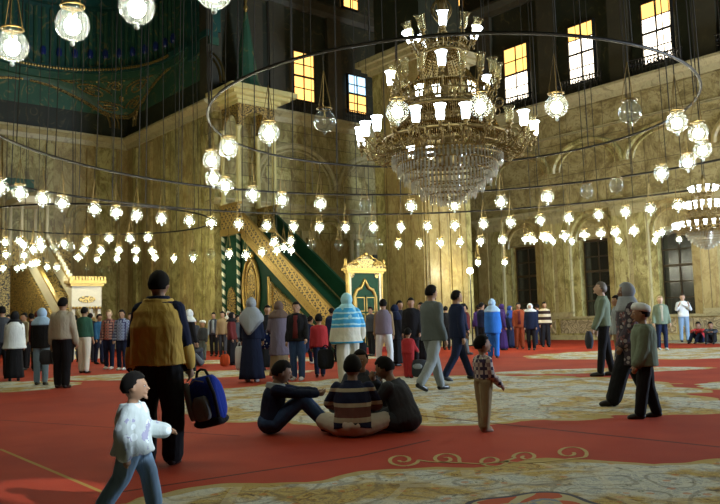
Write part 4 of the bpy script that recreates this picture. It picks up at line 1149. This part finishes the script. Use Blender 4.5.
def held(name, label, cat, root, J, k, off=(0, 0, 0)):
    """a thing of its own placed at the world spot of a person's hand"""
    h = J['wr'+k]+(J['wr'+k]-J['el'+k]).normalized()*.09*J['s']
    a = root.rotation_euler.z; c, s_ = math.cos(a), math.sin(a)
    p = Vector((root.location.x+h.x*c-h.y*s_, root.location.y+h.x*s_+h.y*c, h.z))+Vector(off)
    return thing(name, label, cat, p, a)
def softbag(name, label, root, J, k, mt, w=.28, h=.32, d=.1, off=(0, 0, 0), strap=True, cat='bag'):
    t = held(name, label, cat, root, J, k, off)
    def fn(v): return Vector((max(-.8, min(.8, v.x)), v.y*(1-.3*max(0, v.z)), max(-.85, min(.8, v.z))))
    MB().ellip((0, 0, -h*.62), w*.62, d*.6, h*.6, 16, 11, fn).build('bag_body', mt, t, True)
    if strap: MB().tube([(-w*.3, 0, -h*.25), (-w*.12, 0, .0), (0, 0, .02), (w*.12, 0, .0), (w*.3, 0, -h*.25)], .012, 6).build('handle', mt, t, True)
    return t

# the man in the ochre jacket with his backpack
def ochre_extra(J, root):
    pass
mroot, mJ = person(159, 464, 1.68, -4, 'man from behind in ochre jacket with navy sleeves, holding a backpack', OCHRE, BLACK, armL=(0, 14, 4), armR=(2, 16, 8), legL=(2, 1, 5), legR=(-4, 1, 8), topkw=dict(name='jacket', sl_mt=NAVY, infl=.06, sleeve_infl=.026, hem=-.09, fit=1.2, collar=True), botkw=dict(infl=.045))
s = mJ['s']
for k in 'LR':   # ochre cuffs on the lower sleeves, navy collar and shoulder yoke
    mb = MB(); B_, W_ = mJ['el'+k], mJ['wr'+k]; limb(mb, [lerp(B_, W_, .3), lerp(B_, W_, .65), lerp(B_, W_, .95)], [.074*s, .076*s, .062*s], 12); mb.build('cuff', OCHRE, mroot, True)
mb = MB(); mb.rings(spine_rings(mJ, [(.93, .15, .115), (.99, .105, .095), (1.04, .085, .085), (1.07, .08, .08)], .024)); remeshed(mb, 'collar', NAVY, mroot, .01, 2)
t = held('backpack', 'blue and grey backpack hanging from the hand of the man in ochre', 'backpack', mroot, mJ, 'R', (.11, -.07, .02))
t.rotation_euler = (R(2), R(-12), R(-20))
def bfn(v): return Vector((max(-.82, min(.82, v.x*1.1))*(1-.15*max(0, v.z)), max(-.85, min(.85, v.y*1.1)), max(-.9, min(.88, v.z*1.05))))
MB().ellip((0, 0, -.24), .18, .115, .24, 22, 16, bfn).build('bag_body', cl('royal_blue_nylon', (.012, .035, .3)), t, True)
MB().ellip((.0, -.115, -.3), .095, .045, .12, 18, 12, bfn).build('front_pocket', cl('grey_nylon', (.13, .13, .13)), t, True)
MB().ellip((-.12, -.09, -.22), .035, .04, .19, 12, 10, bfn).build('side_panel', C['grey_nylon'], t, True)
MB().ellip((0, 0, -.425), .165, .11, .055, 18, 10, bfn).build('base', BLACK, t, True)
MB().tube([(-.06, 0, -.03), (-.04, 0, .02), (.0, 0, .035), (.04, 0, .02), (.06, 0, -.03)], .012, 6).build('grab_handle', BLACK, t, True)
MB().tube([(.1, -.09, -.05), (.15, -.12, -.2), (.14, -.1, -.4)], .016, 6).build('strap', BLACK, t, True)
MB().tube([(-.07, -.115, -.08), (.0, -.13, -.05), (.07, -.115, -.08)], .006, 5).build('zip', C['grey_nylon'], t, True)

# the boy in pale clothes walking right
person(133, 513, .92, -82, 'small child striding right in pale clothes beside the man in ochre', TEXT, LJEANS, SHOEW, armL=(25, 14, 55), armR=(-20, 20, 30), legL=(24, 14), legR=(-16, 18), topkw=dict(name='shirt', infl=.045, sleeve_infl=.034, hem=-.4, flare=.05, fit=1.15), botkw=dict(infl=.03), headrot=(0, 4))
# plaid boy
def rolled(J, root): pass
person(485, 431, 1.0, -62, 'little boy in plaid shirt and khaki trousers standing barefoot, looking right', PLAID, KHAKI, SK, armL=(6, 10, 14), armR=(10, 8, 35), legL=(4, 3), legR=(-5, 2), topkw=dict(name='shirt', infl=.02, hem=.02), botkw=dict(infl=.024), headrot=(-15, 6))
# striped poncho woman
pr, pJ = person(349, 388, 1.68, 18, 'woman from behind in blue and cream striped poncho and off-white trousers', PONCHO, OFFW, SHOE, scarf=AQUA, armL=(-8, 16, 20), armR=(16, 28, 22), legL=(-6, 6, 5), legR=(10, 2, 4), topkw=dict(name='poncho', infl=.055, sleeve_infl=.05, hem=-.2, flare=.04, fit=1.18), botkw=dict(infl=.045), drape=.3)
softbag('shopping_bag', 'black and white shopping bag with a red side held by the poncho woman', pr, pJ, 'L', BLACK, .3, .36, .12, (-.13, -.05, 0))
softbag('dark_bundle', 'dark bundle in the right hand of the poncho woman', pr, pJ, 'R', BLACK, .18, .3, .1, (0, 0, 0), False, 'bundle')
# grey suit man and companion
person(434, 391, 1.78, -52, 'man in grey suit striding right past the dark companion', GREYC, LGREY, armL=(6, 8, 12), armR=(-4, 10, 22), legL=(20, 4), legR=(-18, 22), topkw=dict(name='jacket', infl=.032, sleeve_infl=.024, hem=-.17, fit=1.05), botkw=dict(infl=.026), skinm=SK)
person(459, 380, 1.77, -68, 'man in dark navy jacket striding right behind the grey suit', NAVY, NAVY, armL=(20, 8, 20), armR=(-8, 10, 15), legL=(24, 4), legR=(-18, 16), topkw=dict(name='jacket', infl=.03), headrot=(0, 8))
# right hand group
q, qJ = person(606, 376, 1.8, 78, 'man in grey-green shirt and black trousers gazing up to the left', SAGE, BLACK, hairm=GREY, armL=(16, 8, 10), armR=(6, 8, 8), legL=(8, 2), legR=(-8, 2), topkw=dict(name='shirt', infl=.024, hem=-.02, sleeve_infl=.02), headrot=(0, 16), skinm=SKL)
softbag('folded_jacket', 'dark folded jacket hanging from the hand of the gazing man', q, qJ, 'L', DGREY, .3, .34, .14, (-.06, 0, .08), False, 'jacket')
person(634, 405, 1.63, 84, 'woman in grey headscarf and dark floral coat walking left with one foot lifted', FLORAL, BLACK, scarf=GREYH, armL=(8, 8, 20), armR=(-6, 8, 15), legL=(24, 6), legR=(-14, 10), botkw=dict(infl=.055), topkw=dict(name='coat', infl=.05, sleeve_infl=.04, hem=-.62, flare=.05, fit=1.12), skinm=SKD, drape=.22)
person(648, 418, 1.3, 82, 'boy in white cap and grey-green jacket walking left beside the floral coat', SAGE, BLACK, armL=(10, 8, 15), armR=(-4, 8, 10), legL=(10, 2), legR=(-8, 6), topkw=dict(name='jacket', infl=.05, sleeve_infl=.04, hem=-.28, fit=1.08), botkw=dict(infl=.028), cap=WHT)
person(663, 350, 1.68, 172, 'woman in open sage cardigan and dark trousers facing the camera', SAGE, NAVY, SHOEW, hairm=HAIRG, armL=(2, 12, 20), armR=(2, 16, 20), skinm=SKL, topkw=dict(name='cardigan', infl=.04, hem=-.2, fit=1.1), front=BEIGES)
person(685, 342, 1.85, 165, 'photographer in white shirt and jeans raising a camera to the face', WHT, LJEANS, hairm=HAIRB, armL=(35, 18, 105, 30), armR=(35, 18, 105, 30), skinm=SKL, topkw=dict(name='shirt', infl=.03, sleeve='half', hem=-.05))
person(621, 372, 1.55, 95, 'person in pale top half hidden behind the floral coat woman', LGREY, TAN, armL=(4, 8, 12))
# centre
person(320, 377, 1.35, 10, 'child in red top standing left of the poncho woman', REDC, NAVY, topkw=dict(name='shirt', infl=.04, hem=-.2, fit=1.05), legL=(-14, 10), legR=(12, 4))
person(385, 371, 1.66, -6, 'man in violet-grey vest and white trousers with his back turned', MAUVE, WHT, topkw=dict(name='vest', infl=.035, sl_mt=TAN, hem=-.1, fit=1.06), legL=(2, 2, 7), legR=(-4, 2, 8), botkw=dict(infl=.022))
q, qJ = person(409, 378, 1.0, -25, 'small child all in red in front of the dark coated group', REDC, REDC, topkw=dict(name='jacket', infl=.035), botkw=dict(infl=.026), armR=(30, 10, 30))
person(396, 366, 1.55, -50, 'woman in black with navy headscarf left of the dark coated men', BLACK, 'skirt', scarf=NAVY, topkw=dict(name='coat', hem=-.4, infl=.04), drape=.25)
person(401, 363, 1.68, -150, 'man in black jacket standing behind the woman in navy headscarf', BLACK, BLACK)
person(413, 367, 1.7, 168, 'man in long dark coat facing the camera behind the red child', BLACK, BLACK, topkw=dict(name='coat', hem=-.5, infl=.04), headrot=(15, 0))
person(423, 362, 1.62, 150, 'woman in black clothes beside the man in long dark coat', BLACK, 'skirt', topkw=dict(name='coat', hem=-.3, infl=.035))
t = thing('carrier_bag', 'dark bag with a pale panel on the carpet by the dark coated group', 'bag', at_z(420, 378, 0))
MB().ellip((0, 0, .2), .2, .1, .2, 14, 9, bfn).build('bag_body', DGREY, t, True); MB().ellip((-.05, -.1, .24), .1, .02, .06, 10, 7).build('pale_panel', LGREY, t, True)
person(464, 355, 1.62, -80, 'man in wide dark hat and grey trousers walking right in the background', NAVY, GREYC, legL=(14, 4), legR=(-12, 12), cap=BLACK)
person(455, 352, 1.6, -100, 'person in dark blue coat behind the wide hat', BLUEN, BLACK)
# background row on the right
person(494, 358, 1.68, -20, 'person in bright blue long coat and trousers with pale headscarf', BRIGHTB, BRIGHTB, scarf=PALEB, topkw=dict(name='coat', hem=-.4, infl=.05, fit=1.1), botkw=dict(infl=.03), drape=.2)
person(483, 352, 1.66, -60, 'man in dark jacket behind the bright blue coat', NAVY, BLACK)
person(487, 349, 1.62, -30, 'dark haired man behind the bright blue coat, turned away', BLUEN, NAVY)
person(503, 350, 1.6, -90, 'woman in deep violet robe next to the bright blue coat', robe=PURP, scarf=PURP, topkw=None)
person(511, 348, 1.55, -120, 'woman in navy robe left of the rust suit', robe=NAVY, scarf=BLUEN)
person(520, 349, 1.64, 175, 'person in rust coloured suit facing the camera', RUST, RUST, topkw=dict(name='jacket', infl=.04, hem=-.25), botkw=dict(infl=.03), front=MAROON)
person(532, 350, 1.58, 160, 'woman in dark coat with white scarf right of the rust suit', NAVY, BLACK, scarf=WHT, topkw=dict(name='coat', hem=-.3, infl=.04), drape=.12)
person(539, 345, 1.62, 20, 'dark dressed man half behind the striped sweater', NAVY, NAVY)
person(546, 347, 1.66, 178, 'man in brown and cream striped sweater and black trousers', BANDS, BLACK, topkw=dict(name='sweater', infl=.04, hem=-.1), botkw=dict(infl=.03))
# robed women and neighbours
rr_, rJ = person(252, 382, 1.7, -4, 'woman from behind in long navy robe with pale grey headscarf', robe=NAVY, scarf=GREYH, shoe=SHOEW, drape=.3, tail=1)
t = softbag('plastic_bag', 'white plastic bag at the left side of the navy robe', rr_, rJ, 'L', WHT, .17, .5, .1, (-.06, -.03, .03))
qr, qJ = person(280, 379, 1.63, 20, 'woman in long mauve coat and brown headscarf with a dotted bag', MAUVE, 'skirt', scarf=cl('brown_headscarf', (.13, .085, .065)), topkw=dict(name='coat', hem=-.75, infl=.04, flare=.02), armL=(15, 12, 60, 15), botkw=dict(mt=TAN), drape=.2)
t = softbag('dotted_bag', 'navy bag with white dots on the back of the mauve coat', qr, qJ, 'L', DOTS, .3, .34, .14, (.0, -.22, .05))
t = softbag('cloth_bundle', 'pale green cloth bundle beside the dotted bag', qr, qJ, 'L', cl('pale_green_cloth', (.38, .42, .25)), .24, .32, .12, (-.18, -.12, .08), False, 'cloth')
person(268, 370, 1.62, 200, 'woman in dark clothes between the navy robe and the mauve coat', BLACK, 'skirt', topkw=dict(name='coat', hem=-.4, infl=.03))
person(298, 380, 1.6, 170, 'young man in open black jacket and blue jeans facing the camera', BLACK, JEANS, SHOEW, topkw=dict(name='jacket', infl=.04, hem=-.15), botkw=dict(infl=.024), armL=(8, 14, 30), front=MAROON)
person(308, 364, 1.4, -40, 'child in dark jacket running right behind the young man in jeans', NAVY, NAVY, SHOEW, legL=(30, 20), legR=(-30, 35), lean=12)
# group by the niche side wall
person(214, 356, 1.6, 175, 'man in pale striped vest facing the camera left of the maroon top', DGREY, BLACK, topkw=dict(name='vest', sl_mt=LGREY), front=LGREY)
person(223, 357, 1.62, 170, 'man in tan jacket facing the camera beside the striped column', TAN, DGREY)
person(203, 360, 1.3, 165, 'child in white cap and dark jacket by the niche side wall', DGREY, GREYC, cap=WHT, topkw=dict(name='jacket', infl=.04))
person(195, 358, 1.4, 170, 'child in dark clothes left of the white cap', DGREY, BLACK)
person(232, 365, 1.5, -100, 'woman in maroon top with tall black headscarf', MAROON, 'skirt', scarf=BLACK, topkw=dict(name='blouse', hem=-.2), drape=.12)
person(229, 352, 1.68, 180, 'person in white headscarf behind the tall black headscarf', BLACK, BLACK, scarf=WHT)
t = thing('carrier_bag', 'orange-red carrier bag on the carpet below the maroon top', 'bag', at_z(225, 367, 0))
MB().ellip((0, 0, .19), .16, .09, .19, 14, 9, bfn).build('bag_body', cl('orange_plastic', (.45, .07, .02)), t, True)
MB().tube([(-.07, 0, .34), (-.03, 0, .44), (.03, 0, .44), (.07, 0, .34)], .008, 5).build('handle', C['orange_plastic'], t, True)
# behind the man in ochre
person(139, 378, 1.62, -10, 'person in dark navy jacket behind the left shoulder of the ochre jacket', NAVY, NAVY, botkw=dict(infl=.03))
person(189, 374, 1.55, -40, 'woman in white headscarf behind the right shoulder of the ochre jacket', BLACK, 'skirt', scarf=WHT, drape=.15)
# left hand group
q, qJ = person(62, 388, 1.8, -6, 'man in pale beige shirt and black trousers with his back turned', BEIGES, BLACK, topkw=dict(name='shirt', infl=.035, sleeve_infl=.03, hem=.0, fit=1.05), armL=(0, 12, 12), armR=(0, 14, 12), botkw=dict(infl=.03))
softbag('shoe_bag', 'dark cloth bag in the left hand of the pale shirted man', q, qJ, 'L', DGREY, .24, .3, .14, (-.1, -.06, .0), False)
q, qJ = person(41, 385, 1.62, 5, 'woman in black top and pale jeans with light blue headscarf', BLACK, LJEANS, scarf=PALEB, topkw=dict(name='coat', hem=-.18, infl=.04), drape=.2)
person(37, 371, 1.68, 10, 'dark red haired person behind the light blue headscarf', MAROON, BLACK, hairm=flat('red_brown_hair', (.1, .02, .015), .5))
person(14, 381, 1.6, 20, 'woman in loose white blouse and black skirt with black scarf', WHT, 'skirt', scarf=BLACK, topkw=dict(name='blouse', infl=.06, hem=-.25, flare=.05, fit=1.1), drape=.3)
person(24, 370, 1.65, 150, 'person in khaki behind the white blouse', KHAKI, BLACK, front=WHT)
person(1, 379, 1.75, 30, 'man in dark jacket cut by the left edge of the photo', DGREY, BLACK, topkw=dict(name='jacket', infl=.04))
person(84, 373, 1.72, -15, 'man in dark green shirt and off-white trousers beside the pale shirt', GRN, OFFW, topkw=dict(name='shirt', infl=.035, sleeve='half', hem=0.0), botkw=dict(infl=.03))
person(90, 362, 1.66, 0, 'person in black between the green shirt and the blue jacket', BLACK, BLACK)
person(99, 364, 1.6, -120, 'person in blue jacket behind the green shirt', cl('teal_blue_cloth', (.03, .12, .28)), NAVY)
person(109, 369, 1.66, 175, 'fair haired girl in red checked shirt facing the camera', PLAIDR, NAVY, SHOEW, hairm=HAIRG, skinm=SKL)
person(122, 370, 1.64, 172, 'boy in blue plaid shirt facing the camera', PLAIDB, NAVY, SHOEW, topkw=dict(name='shirt', infl=.035), armL=(4, 16, 14))
person(75, 362, 1.6, 40, 'person in dark clothes deep behind the pale shirt', DGREY, BLACK)

# more of the crowd deep in the hall
for px, py, H, yaw, lab, top, bot, sc_ in (
    (31, 368, 1.65, 60, 'person in black deep behind the white blouse, turned left', BLACK, BLACK, None),
    (53, 364, 1.6, -60, 'woman in dark violet scarf between the light blue headscarf and pale shirt', PURP, BLACK, PURP),
    (8, 362, 1.7, 170, 'man in navy shirt behind the dark jacket at the left edge', NAVY, BLACK, None),
    (131, 364, 1.6, 150, 'person in charcoal top just left of the ochre jacket', DGREY, NAVY, None),
    (243, 352, 1.66, 160, 'man in black behind the left shoulder of the navy robe', BLACK, NAVY, None),
    (238, 360, 1.45, -120, 'girl in dark grey top standing left of the navy robe', DGREY, BLACK, None),
    (208, 348, 1.7, 120, 'man in navy top by the corner of the niche wall', NAVY, BLACK, None),
    (333, 362, 1.55, 30, 'dark dressed person behind the red top child', NAVY, BLACK, None),
    (372, 356, 1.6, 140, 'person in charcoal clothes before the green portal door', DGREY, BLACK, None),
    (430, 356, 1.62, 70, 'person in dark navy coat behind the grey suit', NAVY, BLACK, None),
    (447, 350, 1.6, -20, 'person in black standing between the grey suit and the dark companion', BLACK, BLACK, None),
    (467, 353, 1.58, 100, 'person in dark maroon coat near the thin pole', MAROON, BLACK, None),
    (480, 347, 1.64, 10, 'person in dark violet coat right of the thin pole', PURP, BLACK, None),
    (526, 344, 1.5, 170, 'dark dressed person behind the rust suit', DGREY, BLACK, None)):
    person(px, py, H, yaw, lab, top, bot, scarf=sc_, topkw=dict(name='jacket', infl=.035, hem=-.15))

# seated figures
def seated(px, py, yaw, label, J0, top, bottom, vox=.0085, skinm=SKD, shoe=SHOE, headrot=(0, 0), topkw=None, hand=None, pos=None, botinf=.02, hood=None):
    p = at_z(px, py, 0) if pos is None else Vector(pos)
    root = thing('person', label, 'person', (p.x, p.y, 0), R(yaw))
    J = {k: Vector(v) if isinstance(v, tuple) else v for k, v in J0.items()}
    J['headrot'] = headrot; J['seat'] = True; J.setdefault('s', .85); J.setdefault('hr', .112)
    for k in 'LR': J.setdefault('toe'+k, Vector((0, 1, -.1)))
    body_mesh(J, vox, skinm, root); kw = dict(name='jacket'); kw.update(topkw or {})
    top_garment(J, top, root, vox, **kw); trousers(J, bottom, root, vox, botinf); shoes(J, shoe, root, vox); hair(J, HAIR, root); eyes(J, root)
    return root, J
# knees drawn up, arms reaching over the knees
sitA = dict(pelvis=(0, -.0, .13), neck=(0, .06, .53), head=(0, .13, .66), shL=(-.15, .06, .48), shR=(.15, .06, .48), elL=(-.2, .28, .44), elR=(.19, .28, .44), wrL=(-.1, .5, .43), wrR=(.06, .5, .42), hipL=(-.085, .03, .11), hipR=(.085, .03, .11), knL=(-.14, .36, .36), knR=(.13, .34, .37), anL=(-.12, .62, .08), anR=(.12, .6, .08), s=.86)
r1, j1 = seated(271, 434, -83, 'boy in navy jacket and jeans sitting with knees drawn up', sitA, NAVY, JEANS, topkw=dict(infl=.025, hem=-.05, sleeve_infl=.018), headrot=(0, -14))
mb = MB(); mb.rings(spine_rings(j1, [(.9, .12, .1), (.98, .095, .09), (1.05, .085, .085)], .03)); remeshed(mb, 'pale_hood', LGREY, r1, .01, 2)
# cross-legged, back to the camera
sitB = dict(pelvis=(0, 0, .13), neck=(0, .1, .56), head=(0, .15, .71), shL=(-.16, .09, .5), shR=(.16, .09, .5), elL=(-.27, .2, .33), elR=(.25, .22, .3), wrL=(-.13, .4, .26), wrR=(.1, .42, .24), hipL=(-.09, .03, .1), hipR=(.09, .03, .1), knL=(-.34, .25, .14), knR=(.34, .25, .14), anL=(.1, .42, .075), anR=(-.1, .36, .075), toeL=(1, .2, 0), toeR=(-1, .2, 0), s=.88)
seated(353, 437, -4, 'boy in striped sweater and white trousers sitting cross-legged, back turned', sitB, SWEAT, OFFW, topkw=dict(name='sweater', infl=.035, hem=-.12, sleeve_infl=.02, fit=1.1), botinf=.035)
sitC = dict(pelvis=(0, 0, .13), neck=(0, .17, .53), head=(0, .26, .67), shL=(-.16, .15, .48), shR=(.16, .15, .48), elL=(-.22, .32, .27), elR=(.2, .36, .28), wrL=(-.05, .47, .16), wrR=(.03, .40, .52), hipL=(-.09, .03, .1), hipR=(.09, .03, .1), knL=(-.3, .36, .15), knR=(.3, .34, .15), anL=(.08, .44, .075), anR=(-.1, .4, .075), toeL=(1, .1, 0), toeR=(-1, .1, 0), s=.88)
seated(408, 431, 62, 'boy in grey jacket sitting on the right, hand raised to his face', sitC, DGREY, DGREY, topkw=dict(infl=.03, hem=-.08, sleeve_infl=.02, fit=1.1), headrot=(0, -20), botinf=.03)
seated(364, 416, 170, 'boy crouching between the other seated boys, his head mostly hidden', sitB, DGREY, DGREY, topkw=dict(infl=.025, sleeve_infl=.018))
# red bundled sitter at the right wall
seated(701, 343, 130, 'person in red sitting on the carpet at the foot of the right wall', sitA, REDC, NAVY, vox=.02, pos=at_z(701, 343, 0))
seated(712, 343, 150, 'person in dark clothes sitting by the wall beside the red sitter', sitA, DGREY, BLACK, vox=.02, pos=at_z(712, 343.5, 0))
seated(205, 372, 150, 'child in dark clothes sitting on the carpet below the white cap', sitA, DGREY, GREYC, vox=.02, pos=at_z(199, 366, 0))
# thin pole lamp standing before the pier
t = thing('standing_pole_sign', 'thin dark pole with a small lit lamp head before the great pier', 'lamp post', at_z(473, 346, 0))
MB().lathe([(.2, 0), (.2, .03), (.03, .06), (.025, 3.0)], 10).build('pole', IRON, t, True)
MB().ellip((0, 0, 3.1), .12, .12, .13, 12, 8).build('lamp_head', BULB, t, True)

# ------------------------------------------------------------------ daylight and stray light
def area(name, loc, target, size, energy, color):
    l = bpy.data.lights.new(name, 'AREA'); l.energy = energy; l.color = color; l.shape = 'RECTANGLE'; l.size = size[0]; l.size_y = size[1]
    o = bpy.data.objects.new(name, l); COL.objects.link(o); o.location = loc
    o.rotation_euler = (Vector(target)-Vector(loc)).to_track_quat('-Z', 'Y').to_euler(); return o
area('daylight_from_entrance', (*XY(26, -4), 2.6), (*XY(24, 16), 0.3), (4, 4.5), 4200, (.62, .78, 1.0))
sp = bpy.data.lights.new('sunbeam_through_high_window', 'SPOT'); sp.energy = 9000; sp.color = (.8, .92, 1.0); sp.spot_size = R(2.6); sp.spot_blend = .3; sp.shadow_soft_size = .05
so = bpy.data.objects.new('sunbeam_through_high_window', sp); COL.objects.link(so); so.location = (9, -2.5, 9)
so.rotation_euler = (Vector((-1.45, 5.2, .72))-so.location).to_track_quat('-Z', 'Y').to_euler()
w = bpy.data.worlds.new('world'); scene.world = w; w.use_nodes = True
w.node_tree.nodes['Background'].inputs[0].default_value = (.25, .3, .3, 1); w.node_tree.nodes['Background'].inputs[1].default_value = .0
scene.view_settings.view_transform = 'Standard'; scene.view_settings.look = 'None'; scene.view_settings.gamma = 1; scene.view_settings.use_curve_mapping = False
scene.view_settings.exposure = EXPO
cy = scene.cycles
cy.max_bounces = 6; cy.diffuse_bounces = 3; cy.glossy_bounces = 3; cy.transparent_max_bounces = 24; cy.transmission_bounces = 4
cy.sample_clamp_indirect = 4; cy.sample_clamp_direct = 0; cy.caustics_reflective = False; cy.caustics_refractive = False
cy.use_denoising = True
